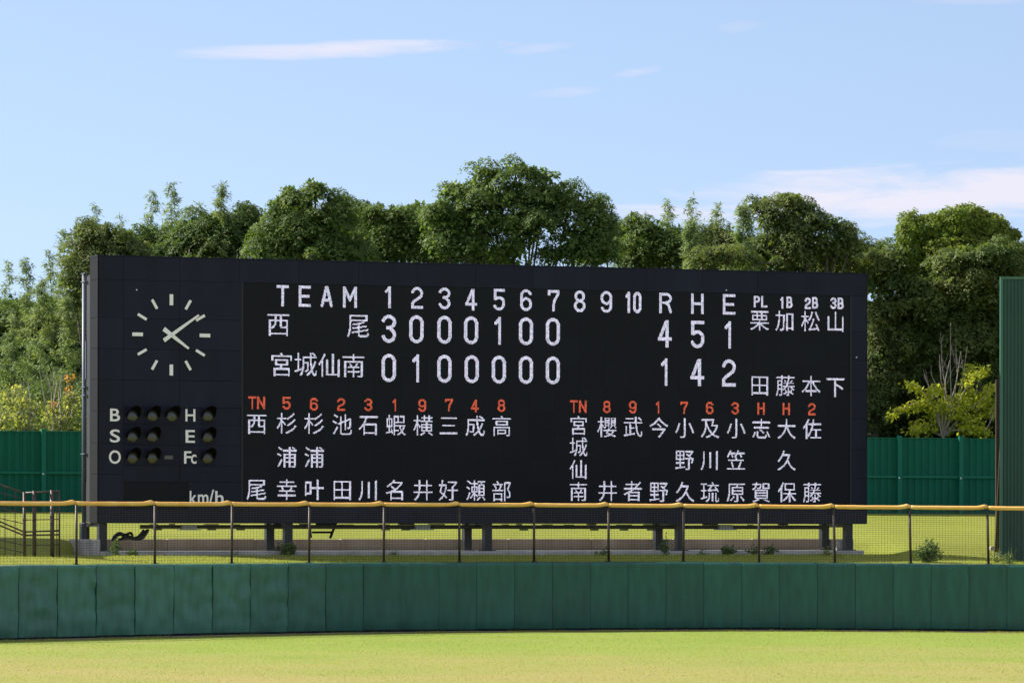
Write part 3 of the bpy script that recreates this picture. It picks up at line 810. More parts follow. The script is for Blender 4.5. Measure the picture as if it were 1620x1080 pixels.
# ball, strike, out, hit, error, fielder's choice lamps
def lamp(px, py, amber):
    u, z = uz(px, py); r = .175
    bx_ = MB().box(u - .24, u + .24, -.022, -.013, z - .22, z + .25).build('lamp_box', M['lampbox'], board)
    ln = MB(); pts = []; rr = []
    for k in range(6):
        a = R(90 * k / 5); pts.append((u, -.023 - .04 * math.sin(a), z)); rr.append(max(.004, r * math.cos(a)))
    ln.tube(pts, rr, 20); ln.build('lens', M['lens_amber' if amber else 'lens'], bx_, smooth=True)
    # hood: upper shell of a tube, tipped slightly upwards, cut back at the sides
    hd = MB(); n = 14; L0 = .46
    for side, rad in ((0, r + .02), (1, r + .008)):
        for k in range(n + 1):
            t = R(-12 + 204 * k / n); l_ = L0 * (.30 + .70 * max(0, math.sin(t)) ** .8)
            xx, zz_ = u + rad * math.cos(t), z + rad * math.sin(t)
            hd.v += [(xx, -.014, zz_), (xx, -.014 - l_, zz_ + l_ * .22)]
    for k in range(n):
        a = 2 * k; hd.f.append((a, a + 1, a + 3, a + 2)); b = 2 * (n + 1) + 2 * k; hd.f.append((b, b + 2, b + 3, b + 1))
        hd.f.append((a + 1, b + 1, b + 3, a + 3))
    hd.build('hood', M['hood'], bx_)
for px in (209.4, 240.9, 271.7): lamp(px, 657.5, False)
for px in (209.4, 240.9): lamp(px, 690.5, False)
for px in (209.4, 240.9): lamp(px, 723.7, True)
for py in (657.5, 691, 724): lamp(328.5, py, True)
u, z = uz(267, 723.5)
sb = MB().box(u - .22, u + .22, -.024, -.013, z - .2, z + .2).build('indicator_box', M['lampbox'], board)
MB().box(u - .14, u + .12, -.035, -.025, z - .05, z + .06).build('lens', M['lens_amber'], sb)
# painted letters as raised plates
def word(s_, x0, x1, y0, y1, name='letter'):
    cu_ = bpy.data.curves.new(name, 'FONT'); cu_.body = s_; cu_.size = 1; cu_.extrude = .006; cu_.offset = .012; cu_.resolution_u = 5
    tmp = bpy.data.objects.new(name, cu_); C.objects.link(tmp); bpy.context.view_layer.update()
    me = bpy.data.meshes.new_from_object(tmp.evaluated_get(bpy.context.evaluated_depsgraph_get())); bpy.data.objects.remove(tmp)
    co = np.empty(len(me.vertices) * 3); me.vertices.foreach_get('co', co); co = co.reshape(-1, 3)
    u0, zb_ = uz(x0, y1); u1, zt_ = uz(x1, y0)
    a, b = co.min(0), co.max(0)
    X = u0 + (co[:, 0] - a[0]) / (b[0] - a[0]) * (u1 - u0); Z = zb_ + (co[:, 1] - a[1]) / (b[1] - a[1]) * (zt_ - zb_)
    q = np.stack([X, -.037 - co[:, 2], Z], 1); me.vertices.foreach_set('co', q.ravel()); me.flip_normals(); me.materials.clear(); me.materials.append(M['white']); me.update()
    inst(name, me, board)
word('B', 173.6, 189.3, 646.2, 666); word('S', 173.3, 189.3, 679, 699.5); word('O', 171.8, 190.5, 712, 733.2)
word('H', 292.7, 308.4, 647, 666.3); word('E', 292.9, 307.8, 680, 700)
word('F', 290.6, 302, 713.5, 733); word('c', 301.5, 310.3, 718.6, 733.2)
for ch, a, b, y0 in (('k', 299.5, 310.5, 777.8), ('m', 312.5, 329, 783.5), ('/', 330, 338, 776), ('h', 339.8, 353, 778)): word(ch, a, b, y0 - 1.8, 796.6)

# rear frame and pipe at the left end, columns
zpt = P(130, 434, 130.2).z
MB().box(.0, BLEN, DEP + .01, DEP + .42, Z0 + .02, zpt - .05).build('rear_casing', M['cabinet'], board)
m_ = MB(); m_.tube([(-.02, DEP + .62, Z0 - .9), (-.02, DEP + .62, zpt)], .065, 12); m_.build('downpipe', M['pipe'], board, smooth=True)
for py in (434, 447, 613, 626, 718, 827):
    z = P(130, py, 130.2).z; MB().box(-.1, .02, DEP + .3, DEP + .72, z - .012, z + .012).build('pipe_bracket', M['pipe'], board)
MB().box(-.03, .02, DEP + .43, DEP + .48, P(130, 600, 130).z, P(130, 540, 130).z).build('access_frame', M['pipe'], board)
ZF = uz(800, 871)[1]   # footing top
legz = Z0
legw = .24
cs = MB().box(-legw/2, legw/2, -legw/2, legw/2, 0, Z0 - ZF + .0).mesh('column'); cs.materials.append(M['legsteel'])
bp_ = MB().box(-.2, .2, -.2, .2, 0, .02).mesh('base_plate'); bp_.materials.append(M['legsteel'])
for px, w in ((161.5, .3), (133.5, 1.85), (455, .3), (426, 1.85), (770.5, .3), (738.5, 1.85), (1075, .3), (1040.5, 1.85), (1341, .3), (1303.5, 1.85)):
    u, _ = uz(px, 850, w)
    inst('column', cs, board, (u, w, ZF)); inst('base_plate', bp_, board, (u, w, ZF))
for px in (161.5, 455, 770.5, 1075, 1341):
    u, _ = uz(px, 850, .3); MB().box(u - .1, u + .1, .42, 1.73, Z0 - .10, Z0 - .001).build('cross_beam', M['legsteel'], board)
MB().box(.2, BLEN - .2, 1.2, 2.0, Z0 + .05, Z0 + 1.2).build('rear_gantry', M['cabinet'], board)

# cable tray hung below
zc = lambda px, py: uz(px, py, 1.0)
a, z1 = zc(222, 830); b, _ = zc(1310, 833); _, z2 = zc(222, 836.5)
TZ0, TZ1 = uz(760, 836.2, 1.0)[1], uz(760, 830.2, 1.0)[1]
MB().box(a, b, .92, 1.06, TZ0, TZ1).build('conduit_tray', M['tray'], board)
uu = a + .3; rr_ = random.Random(4)
while uu < b - 1:
    w_ = rr_.uniform(.12, .5)
    MB().box(uu, uu + w_, .90, 1.08, TZ1 + .002, TZ1 + rr_.uniform(.02, .05)).build('tray_clip', M['cable'], board)
    if rr_.random() < .55: MB().box(uu + .1, uu + .35, .94, 1.04, TZ0 - .045, TZ0 - .002).build('tray_bracket', M['tray'], board)
    uu += w_ + rr_.uniform(.25, 1.1)
uu = a + 1
while uu < b:
    MB().box(uu - .03, uu + .03, .95, 1.0, TZ1 + .05, Z0 - .0).build('tray_hanger', M['cable'], board); uu += 2.3
for px in (296, 664.5, 1143.5):
    u, z = zc(px, 833.5)
    jb = MB().box(u - .23, u + .23, .72, .90, z - .055, z + .075).build('junction_box', M['boxgrey'], board); bevel(jb, .01)
    MB().box(u - .35, u + .36, .74, .92, z - .085, z - .058).build('junction_shelf', M['boxgrey'], board)
# strut frame by the second column
for (p0, p1) in (((489, 826), (491, 850)), ((532, 826), (522, 851)), ((494, 841.5), (526, 841.5)), ((500, 829), (530, 829))):
    u0, za = uz(*p0, 1.6); u1, zb_ = uz(*p1, 1.6); mb_ = MB(); mb_.bar((u0, 1.6, za), (u1, 1.6, zb_), .08, .06); mb_.build('service_strut', M['hood'], board)
# cable loops hanging off the tray end
def cable(pts, r=.045):
    q = [(*[uz(px, py, w)[0]], w, uz(px, py, w)[1]) for px, py, w in pts]
    # catmull rom
    out = []
    for i in range(len(q) - 1):
        p0 = Vector(q[max(i-1, 0)]); p1 = Vector(q[i]); p2 = Vector(q[i+1]); p3 = Vector(q[min(i+2, len(q)-1)])
        for k in range(6):
            t = k / 6; out.append(.5 * ((2*p1) + (p2 - p0)*t + (2*p0 - 5*p1 + 4*p2 - p3)*t*t + (3*p1 - p0 - 3*p2 + p3)*t**3))
    out.append(Vector(q[-1]))
    m_ = MB(); m_.tube(out, r, 8); m_.build('cable', M['cable'], board, smooth=True)
cable([(178, 854, 1.5), (182, 847, 1.4), (190, 843, 1.3), (196, 848, 1.2), (206, 851, 1.1), (218, 849, 1.0), (228, 838, 1.0)])
cable([(181, 853, 1.4), (186, 846, 1.35), (196, 845, 1.2), (204, 848, 1.0), (214, 851, .95), (226, 847, .95), (233, 838, 1.0)])
cable([(188, 853, 1.2), (196, 851, 1.1), (200, 845, 1.1), (207, 843, 1.15), (209, 847, 1.2), (203, 851, 1.25), (196, 852, 1.3)], .04)
cable([(192, 852, 1.2), (198, 847, 1.3), (208, 852, 1.3), (224, 852, 1.1), (232, 843, 1.0), (235, 837, 1.0)], .035)

# ------------------------------------------------------------------ concrete footing
foot = empty('concrete_footing', (BA.x, BA.y, 0), YAW, label='long low stained concrete footing wall under the scoreboard columns', cat='footing')
ZG = 2.10
u_l = uz(158, 860)[0] ; u_r = uz(1366, 860)[0]
o = MB().box(u_l, u_r, -.05, 2.32, ZG - .4, ZF).build('base_slab', M['concrete_pale'], foot); bevel(o, .015)
ZB = uz(800, 852.3, 2.3)[1]
# back beam poured in lengths
nbm = 9
for i in range(nbm):
    a = u_l + .02 + (u_r - u_l - .04) * i / nbm; b = u_l + .02 + (u_r - u_l - .04) * (i + 1) / nbm
    o = MB().box(a + .004, b - .004, 2.3, 2.55, ZG - .4, ZB + random.uniform(-.006, .006)).build('beam', M['concrete'], foot); bevel(o, .015)
for (ua, ub, m_) in ((u_l - .22, u_l, 'concrete_pale'), (u_r - .3, u_r, 'concrete_pale')):
    if ua < 1: o = MB().box(ua, ub, -.05, 2.55, ZG - .4, ZB).build('wing_wall', M[m_], foot)
    else: o = MB().box(ua, ub, .7, 2.3, ZF, ZB).build('wing_wall', M[m_], foot)
    bevel(o, .015)

# ------------------------------------------------------------------ dark green screen on the right
X0 = P(1583, 700, 136.2).x; YS = 136.2; ZS1 = P(1583, 442, 136.2).z
beye = empty('batters_eye_screen', (X0, YS, 1.8), label='tall dark green ribbed metal screen at the right edge behind the mesh fence', cat='screen')
HS = ZS1 - 1.75
sw_ = .66
sm_ = corr(sw_ - .002, HS, .11, .03).mesh('ribbed_sheet'); sm_.materials.append(M['beye'])
for i in range(14): inst('ribbed_sheet', sm_, beye, (.06 + i * sw_, 0, -.05))
MB().box(-.02, .06, -.05, .12, -.1, HS - .03).build('corner_trim', M['beye_trim'], beye)
MB().box(-.02, .06 + 14 * sw_, -.06, .12, HS - .03, HS + .03).build('top_trim', M['beye_trim'], beye)
for x_ in (.12, 3.0, 6.0, 9.0):
    MB().box(x_, x_ + .18, .2, .42, -.1, HS - .2).build('frame_post', M['post'], beye)
    m_ = MB(); m_.bar((x_ + .09, 3.0, .3), (x_ + .09, .4, HS * .7), .14, .14); m_.build('brace', M['post'], beye)
for z_ in (1.5, 4.0, 6.6): MB().box(.1, 9.2, .04, .19, z_, z_ + .12).build('girt', M['post'], beye)
q = P(1581, 840, 141.0)
MB().box(q.x - X0 - .12, q.x - X0 + .22, q.y - YS - .1, q.y - YS + .1, .35, P(1581, 600, 141).z - 1.8).build('rear_column', M['post'], beye)
q = P(1578, 866, 140.8)
blk = empty('concrete_block', (q.x, q.y, bank_z(q.x, q.y)), label='small grey concrete block on the grass beside the dark green screen', cat='block')
MB().box(-.25, .35, -.25, .25, -.2, P(1578, 865, 140.8).z - bank_z(q.x, q.y)).build('block_body', M['concrete_pale'], blk)
MB().box(-.22, .32, -.22, .22, P(1578, 865, 140.8).z - bank_z(q.x, q.y), P(1578, 865, 140.8).z - bank_z(q.x, q.y) + .03).build('block_cap', M['concrete'], blk)

# ------------------------------------------------------------------ brown stair railing at the left
DL = 124.6
rg = empty('stair_railing', P(60, 888, DL), label='brown steel stair railing behind the mesh fence at the far left', cat='railing')
RO = P(60, 888, DL)
def rbar(p0, p1, r, name, D0=DL, D1=DL):
    m_ = MB(); m_.tube([P(*p0, D0) - RO, P(*p1, D1) - RO], r, 8); m_.build(name, M['post'], rg, smooth=True)
for px, w, yt in ((38.5, .045, 778), (54.3, .055, 776), (82.5, .062, 775), (94, .026, 776)): rbar((px, 893), (px, yt), w, 'post')
rbar((37, 779.5), (95, 777), .028, 'handrail'); rbar((-60, 745), (38, 779.5), .028, 'handrail', DL + 1.5)
for y0, y1, yl in ((841, 839, 805), (846.5, 845, 812)):
    rbar((37, y0), (95, y1), .024, 'mid_rail'); rbar((-60, yl - 6), (38, y0), .024, 'mid_rail', DL + 1.5)
for yy in (788, 800, 812, 828, 862, 874): rbar((-60, yy - 22), (38, yy), .012, 'tension_wire', DL + 1.5)
for px in (38.5, 54.3, 82.5):
    for yy in (800, 822, 843):
        p = P(px, yy, DL) - RO; m_ = MB(); m_.tube([p + Vector((0, 0, -.03)), p + Vector((0, 0, .03))], .055, 8); m_.build('clamp', M['post'], rg)
rbar((90, 775), (90, 893), .014, 'gate_bar')
for yy in (800, 822, 862): rbar((37, yy), (95, yy - 1), .012, 'tension_wire')
for px in (8, -20, 24): rbar((px, 893), (px, 781 - (38 - px) * .33), .012, 'gate_bar', DL + 1.5, DL + 1.5)

# unseen stand suggested by the stairs, added for its shadow on the left grass
SX, SY = -17.6, 125.6
stand = empty('unseen_stand', (SX, SY, 1.9), label='unseen stepped concrete stand beyond the left edge, added to cast a shadow', cat='stand')
for i in range(7):
    MB().box(-9.0, -i * .0 - .02, 0.6 + i * .75, 6.2, -.1 + i * .52, .42 + i * .52).build('step', M['concrete'], stand)
MB().box(-9.0, .0, 6.22, 6.4, -.1, 5.2).build('back_wall', M['concrete'], stand)
MB().box(.01, .16, .3, 6.4, -.1, 4.6).build('side_wall', M['concrete'], stand)

# ------------------------------------------------------------------ leaves
def leaves(name, pts, nrm_, size, aspect, m_, parent, droop=0.0, jit=.5, seed=0, **k):
    """one rhombic leaf per point; nrm_ is the mean upward direction of each leaf"""
    g = np.random.default_rng(seed)
    n = len(pts)
    nn = nrm_ + g.normal(0, jit, (n, 3)); nn /= np.linalg.norm(nn, axis=1)[:, None] + 1e-9
    t = g.normal(0, 1, (n, 3)); t[:, 2] -= droop
    t -= nn * (t * nn).sum(1)[:, None]; t /= np.linalg.norm(t, axis=1)[:, None] + 1e-9
    b = np.cross(nn, t)
    s = size * g.uniform(.65, 1.35, (n, 1))
    v = np.empty((n, 4, 3), np.float32)
    v[:, 0] = pts; v[:, 1] = pts + t * s * .45 + b * s * aspect * .5 - nn * s * .06; v[:, 2] = pts + t * s; v[:, 3] = pts + t * s * .45 - b * s * aspect * .5 - nn * s * .06
    me = bpy.data.meshes.new(name)
    me.vertices.add(n * 4); me.vertices.foreach_set('co', v.ravel())
    me.loops.add(n * 4); me.loops.foreach_set('vertex_index', np.arange(n * 4, dtype=np.int32))
    me.polygons.add(n); me.polygons.foreach_set('loop_start', np.arange(0, n * 4, 4, dtype=np.int32)); me.polygons.foreach_set('loop_total', np.full(n, 4, np.int32))
    me.materials.append(m_); me.update(calc_edges=True)
    o = bpy.data.objects.new(name, me); C.objects.link(o)
    if parent: o.parent = parent
    return setp(o, **k)

def clumps_of(lobes, D, g, dens=1.0, depth=.8, csize=(.45, .85), ragged=True):
    """lobes in photograph pixels -> clump centres and sizes in metres"""
    s = FPX / D; out = []
    for lb in lobes:
        cx_, cy_, rx, ry = lb[:4]; dd = lb[4] if len(lb) > 4 else 0
        c = P(cx_, cy_, D + dd); rx, rz = rx * 1.22 / s, ry * 1.25 / s; ryy = max(rx, rz) * depth
        n = max(5, int(dens * 11 * rx * rz))
        d = g.normal(0, 1, (n, 3)); d /= np.linalg.norm(d, axis=1)[:, None]
        r = g.uniform(.3, 1.0, (n, 1)) ** .55
        out_ = g.uniform(0, 1, n) < .32
        if not ragged: out_[:] = False
        r[out_] *= g.uniform(1.05, 1.42, (out_.sum(), 1))
        cs_ = g.uniform(*csize, n) * min(1.0, .45 + .35 * min(rx, rz))
        cs_[out_] *= .55
        p = d * r * np.array([max(rx - .3, .2), ryy, max(rz - .25, .15)])
        out.append((p + np.array(c), cs_, d))
    return [np.concatenate([o[i] for o in out]) for i in range(3)]

def clump_leaves(pc, cs, g, per, flat=.45, lift=.5):
    n = len(pc); k = np.maximum(20, (per * (cs / .65) ** 2).astype(int)); idx = np.repeat(np.arange(n), k); m_ = len(idx)
    a = g.uniform(0, 2*math.pi, m_); r = np.sqrt(g.uniform(0, 1, m_)) ; 
    # scalloped outline
    ph = g.uniform(0, 6.28, n)[idx]
    r = r * (1 + .22 * np.sin(3 * a + ph) + .14 * np.sin(5 * a - ph * 2))
    x = np.cos(a) * r; y = np.sin(a) * r
    h = (1 - r ** 2.4) * flat * 1.25 + g.normal(0, .055, m_) - (g.uniform(0, 1, m_) < .12) * g.uniform(0, .4, m_)
    # small knobbles so that one pad reads as several sprays
    kx = g.uniform(0, 6.28, n)[idx]
    h = h + .10 * np.sin(x * 7 + kx) * np.cos(y * 7 - kx)
    # each clump leans a little
    tl = g.normal(0, .22, (n, 2))[idx]
    h = h + tl[:, 0] * x + tl[:, 1] * y
    c = cs[idx]
    pts = pc[idx] + np.stack([x * c, y * c, h * c], 1)
    nr = np.stack([x * 1.1 - .7 * np.cos(x * 7 + kx) * .3, y * 1.1, np.full(m_, .75)], 1)
    return pts, nr

def tree(lobes, D, label, leaf='leaf_mid', base_px=None, dens=1.0, per=150, size=.125, aspect=.55, seed=0, spread=.6, name='broadleaf_tree', cat='tree', group='trees behind the scoreboard', trunk_r=.28, flat=.45, jit=.45, droop=.2, csize=(.45, .85)):
    g = np.random.default_rng(seed)
    xs = [l[0] for l in lobes]; cxm = base_px if base_px is not None else sum(xs) / len(xs)
    b = P(cxm, 800, D); b.z = 3.2
    root = empty(name, b, label=label, cat=cat, group=group)
    pc, cs_, d = clumps_of(lobes, D, g, dens, csize=csize)
    pts, nr = clump_leaves(pc, cs_, g, per, flat)
    bl = np.array(b)
    leaves('crown', pts - bl, nr, size, aspect, M[leaf], root, droop=droop, jit=jit, seed=seed + 1)
    inner = [(l[0], l[1] + l[3] * .12, l[2] * .74, l[3] * .74, (l[4] if len(l) > 4 else 0)) for l in lobes]
    pi, ci, _d = clumps_of(inner, D, g, dens * 1.15, csize=csize, ragged=False)
    pts, nr = clump_leaves(pi, ci, g, per * .26, flat)
    leaves('inner_crown', pts - bl, nr, size * 2.1, .6, M[leaf], root, droop=droop, jit=.7, seed=seed + 2)
    t = MB()
    top = max(P(l[0], l[1], D).z for l in lobes) - b.z
    fork = Vector((0, 0, top * .35))
    t.tube([(0, 0, -.3), (.05, 0, fork.z * .5), fork], [trunk_r, trunk_r * .85, trunk_r * .7], 8)
    rr = random.Random(seed)
    for l in lobes:
        e = P(l[0], l[1] + l[3] * .2, D + (l[4] if len(l) > 4 else 0)) - b; e = Vector(e)
        mid = fork.lerp(e, .5) + Vector((rr.uniform(-.5, .5), rr.uniform(-.5, .5), rr.uniform(.1, .6)))
        t.tube([fork, fork.lerp(mid, .5) + Vector((rr.uniform(-.15, .15), 0, .1)), mid, e], [trunk_r * .36, trunk_r * .28, trunk_r * .18, .04], 6)
    # twigs out to some clumps
    sel = g.choice(len(pc), min(len(pc), 40), replace=False)
    for i in sel:
        p = Vector(pc[i] - bl); l = min(lobes, key=lambda q: (P(q[0], q[1], D) - b - p).length); e = P(l[0], l[1] + l[3] * .2, D) - b
        m1 = e.lerp(p, .5) + Vector((0, 0, rr.uniform(-.1, .25))); t.tube([e, m1, p], [.05, .03, .012], 4, caps=False)
    t.build('trunk', M['bark'], root, smooth=True)
    return root

TREES = [
 # lobes, D, label, leaf, seed
 ([(150, 378, 38, 30), (188, 392, 44, 28), (222, 408, 36, 26), (128, 405, 26, 40), (118, 455, 28, 45, -1), (170, 425, 60, 30)], 178, 'olive green broadleaf tree rising just above the left corner of the scoreboard', 'leaf_olive', 21),
 ([(318, 362, 36, 24), (300, 385, 34, 28), (345, 375, 40, 30), (388, 345, 20, 26), (380, 378, 34, 32), (335, 410, 70, 25), (270, 408, 34, 22)], 181, 'dark rounded tree above the clock side of the scoreboard, beside the tall bamboo', 'leaf_dark', 22),
 ([(440, 335, 24, 24), (482, 322, 34, 26), (530, 330, 36, 26), (455, 365, 46, 34), (510, 368, 52, 36), (425, 395, 34, 34), (480, 408, 60, 28), (545, 402, 40, 30), (500, 305, 16, 12), (460, 312, 14, 12)], 176, 'broad dark green tree with a spiky top above the words TEAM and first innings', 'leaf_mid', 23),
 ([(590, 345, 30, 22), (632, 345, 30, 20), (655, 368, 34, 24), (600, 378, 40, 30), (640, 400, 50, 28), (580, 410, 36, 26), (686, 400, 22, 20), (690, 348, 12, 10)], 179, 'lower mid green tree between the spiky topped tree and the tallest tree', 'leaf_mid', 24),
 ([(770, 278, 30, 18), (815, 272, 40, 16), (860, 284, 34, 18), (725, 308, 34, 22), (790, 310, 56, 30), (858, 318, 44, 32), (900, 322, 30, 26), (940, 336, 34, 22), (705, 345, 36, 24), (760, 350, 50, 30), (840, 358, 60, 30), (920, 372, 46, 32), (962, 358, 22, 22), (730, 390, 46, 26), (810, 398, 44, 24), (880, 405, 40, 20), (945, 405, 44, 22), (700, 385, 30, 26)], 177, 'tallest and widest tree, a dark green dome rising above the middle of the scoreboard', 'leaf_mid', 25),
 ([(1000, 356, 18, 14), (1022, 372, 28, 20), (1050, 378, 26, 18), (1010, 398, 40, 22), (1060, 402, 36, 22), (1085, 415, 26, 18), (990, 412, 26, 18)], 180, 'low rounded green tree between the tallest tree and the slim bamboos on the right', 'leaf_mid', 26),
 ([(1205, 330, 26, 18), (1245, 324, 28, 16), (1272, 334, 24, 18), (1225, 352, 40, 26), (1270, 362, 44, 26), (1308, 358, 30, 18), (1335, 372, 22, 16), (1250, 392, 60, 26), (1315, 392, 36, 20), (1346, 384, 14, 9), (1200, 395, 34, 24), (1235, 410, 50, 20)], 178, 'layered spreading tree above the right end of the scoreboard with one long low limb', 'leaf_olive', 27),
 ([(1150, 408, 34, 18), (1110, 412, 28, 16), (1190, 415, 34, 14)], 174, 'short bushy olive tree peeking over the scoreboard above the umpire names', 'leaf_olive', 28),
 ([(1392, 420, 34, 22), (1345, 418, 34, 14), (1425, 415, 30, 24), (1400, 455, 40, 28), (1395, 500, 34, 34), (1390, 560, 30, 36), (1310, 415, 30, 14), (1395, 610, 36, 34), (1380, 655, 30, 36)], 179, 'olive tree filling the gap right beside the right edge of the scoreboard', 'leaf_olive', 29),
 ([(1500, 416, 40, 18, -4.5), (1545, 408, 40, 18, -4.5), (1585, 402, 30, 22, -4.5), (1465, 478, 44, 26, -3.6), (1545, 470, 50, 28, -3.6), (1500, 515, 50, 28, -3), (1620, 420, 34, 30, -3), (1640, 500, 50, 50, -3), (1545, 535, 50, 28, -3), (1470, 452, 46, 20, -3.5), (1520, 440, 56, 22, -4), (1585, 440, 44, 26, -4), (1440, 466, 34, 20, -2), (1480, 495, 56, 24, -2), (1555, 505, 60, 26, -1.8), (1610, 480, 40, 36), (1420, 500, 40, 24, -1.6), (1440, 535, 40, 26, -2.6), (1515, 545, 60, 28, -3), (1585, 560, 50, 32, -2.6), (1450, 590, 54, 34, -2), (1530, 605, 60, 36, -2), (1600, 560, 50, 50), (1480, 655, 70, 36), (1400, 640, 50, 44), (1570, 655, 50, 40)], 182, 'large spreading olive green tree in layers between the scoreboard and the dark green screen', 'leaf_right', 30),
]
for i, (lb, D, label, leaf, seed) in enumerate(TREES):
    tree(lb, D, label, leaf, seed=seed, dens=2.0 if seed == 30 else 1.5, per=400, size=.10, csize=(.42, .95), flat=.55, jit=.26)

# canopy that closes the gaps between the crowns
FILL = [(552, 356, 552, 'leaf_dark', 'dark crown seated between the spiky topped tree and its lower neighbour'),
        (664, 362, 668, 'leaf_mid', 'mid green crown seated in the dip at the left of the tallest tree'),
        (1402, 425, 1402, 'leaf_mid', 'crown in the dip between the layered tree and the vine covered tree'),
(235, 398, 250, 'leaf_dark', 'dark bushy tree low behind the two thin bamboos above the clock'),
        (290, 392, 300, 'leaf_mid', 'low crown between the tall thin bamboos and the dark rounded tree'),
        (408, 376, 380, 'leaf_mid', 'low dense tree crown between the pointed bamboo and the spiky topped tree'),
        (562, 372, 540, 'leaf_mid', 'low crown between the spiky topped tree and its lower neighbour'),
        (672, 380, 660, 'leaf_dark', 'dark low crown at the left foot of the tallest tree'),
        (740, 405, 745, 'leaf_mid', 'low crown in front of the left half of the tallest tree'),
        (985, 388, 975, 'leaf_mid', 'low crown at the right foot of the tallest tree'),
        (1070, 402, 1070, 'leaf_mid', 'low dense crown between the green plume bamboo and the pale ones'),
        (1142, 396, 1120, 'leaf_olive', 'low crown below the pair of thin pale bamboos'),
        (1215, 408, 1215, 'leaf_mid', 'low crown at the left foot of the layered spreading tree'),
        (1350, 412, 1340, 'leaf_olive', 'low crown over the right corner of the scoreboard'),
        (35, 520, 30, 'leaf_mid', 'dense tree behind the bamboo plumes at the left edge'),
        (95, 540, 90, 'leaf_dark', 'dark tree behind the bamboo immediately left of the scoreboard')]
for i, (cx_, cy_, bx_, leaf, label) in enumerate(FILL):
    tree([(cx_ - 28, cy_, 36, 30), (cx_ + 26, cy_ + 4, 36, 30), (cx_, cy_ - 14, 34, 26), (cx_ - 50, cy_ + 14, 34, 24), (cx_ + 50, cy_ + 14, 34, 24)], 183, label, leaf, seed=200 + i, dens=1.2, per=380, size=.10, csize=(.45, .95), flat=.55, jit=.26)

# climbing vine that covers the top of the right-hand tree
vroot = empty('climbing_vine', P(1510, 420, 179.5), label='bright green climbing vine draped over the top of the right hand tree', cat='vine')
g = np.random.default_rng(77)
vl = [(1440, 372, 20, 34), (1452, 405, 30, 30), (1475, 362, 30, 22), (1515, 356, 36, 26), (1535, 345, 28, 18), (1560, 360, 30, 22), (1580, 378, 26, 26), (1500, 392, 50, 26), (1545, 395, 40, 26), (1592, 400, 20, 26), (1430, 425, 22, 20), (1600, 372, 14, 8), (1426, 440, 14, 20), (1446, 430, 18, 22), (1606, 425, 10, 20)]
pts = []; nrs = []
for (cx_, cy_, rx, ry) in vl:
    s = FPX / 179.5; c = np.array(P(cx_, cy_, 179.5)); n = int(6.0 * rx * ry)
    d = g.normal(0, 1, (n, 3)); d /= np.linalg.norm(d, axis=1)[:, None]
    bump = 1 + g.normal(0, .06, n)
    for q in range(n):
        bump[q] += .42 * mn.noise(Vector((d[q, 0] * 2.3 + cx_ * .1, d[q, 1] * 2.3, d[q, 2] * 2.3 + cy_ * .1))) + .2 * mn.noise(Vector((d[q, 0] * 6 + cx_, d[q, 1] * 6, d[q, 2] * 6)))
    pts.append(c + d * bump[:, None] * np.array([rx / s, max(rx, ry) / s, ry / s])); nrs.append(d + np.array([0, -.1, .35]))
pts = np.concatenate(pts) - np.array(vroot.location); nrs = np.concatenate(nrs)
leaves('foliage', pts, nrs, .115, .8, M['leaf_vine'], vroot, droop=.8, jit=.45, seed=78)
# bamboo
def bamboo(x0, y0, xt, yt, D, label, width=26, n=1500, seed=0, low=.45, leaf='leaf_bamboo', size=.2, dense=1.0):
    """culm from (x0,y0) up to its tip (xt,yt); feathery sprays get shorter towards the tip"""
    g = np.random.default_rng(seed); s = FPX / D
    b = P(x0, 800, D); b.z = 3.2
    root = empty('bamboo', b, label=label, cat='bamboo', group='bamboo stems behind the scoreboard')
    base = Vector((0, 0, -.2)); tip = P(xt, yt, D) - b; side = P(x0, y0, D) - b
    H = tip.z; pts_c = []
    for i in range(13):
        t = i / 12; pts_c.append(Vector((tip.x * t ** 2.5 + side.x * 0, .15 * math.sin(t * 3), -.2 + (H + .2) * t)))
    m_ = MB(); m_.tube(pts_c, [.045 * (1 - .85 * i / 12) for i in range(13)], 6)
    P_, N_ = [], []
    nb__ = int(46 * dense)
    for i in range(nb__):
        t = low + (1 - low) * (i / nb__) ** 1.0
        k_ = t * 12; a = int(min(k_, 11)); c = pts_c[a].lerp(pts_c[a + 1], k_ - a)
        L = (width * 1.5 / s) * ((1 - t) / (1 - low)) ** .65 * g.uniform(.5, 1.2) + .10
        az_ = g.uniform(0, 6.28); up = g.uniform(.35, 1.1)
        d = np.array([math.cos(az_), math.sin(az_), up]); d /= np.linalg.norm(d)
        end = np.array(c) + d * L; end[2] -= L * .12
        mid = np.array(c) + d * L * .55
        m_.tube([c, Vector(mid), Vector(end)], [.009, .006, .004], 3, caps=False)
        nl = int(n / nb__ * (.4 + L))
        tt = g.uniform(.15, 1.05, (nl, 1)); p = (1-tt)**2 * np.array(c) + 2*tt*(1-tt) * mid + tt**2 * end
        p = p + g.normal(0, .05 + .035 * L, (nl, 3)); P_.append(p); N_.append(np.tile(d * .4 + np.array([0, 0, .6]), (nl, 1)))
    m_.build('culm', M['culm'], root)
    leaves('foliage', np.concatenate(P_), np.concatenate(N_), size, .2, M[leaf], root, droop=1.0, jit=.5, seed=seed + 5)

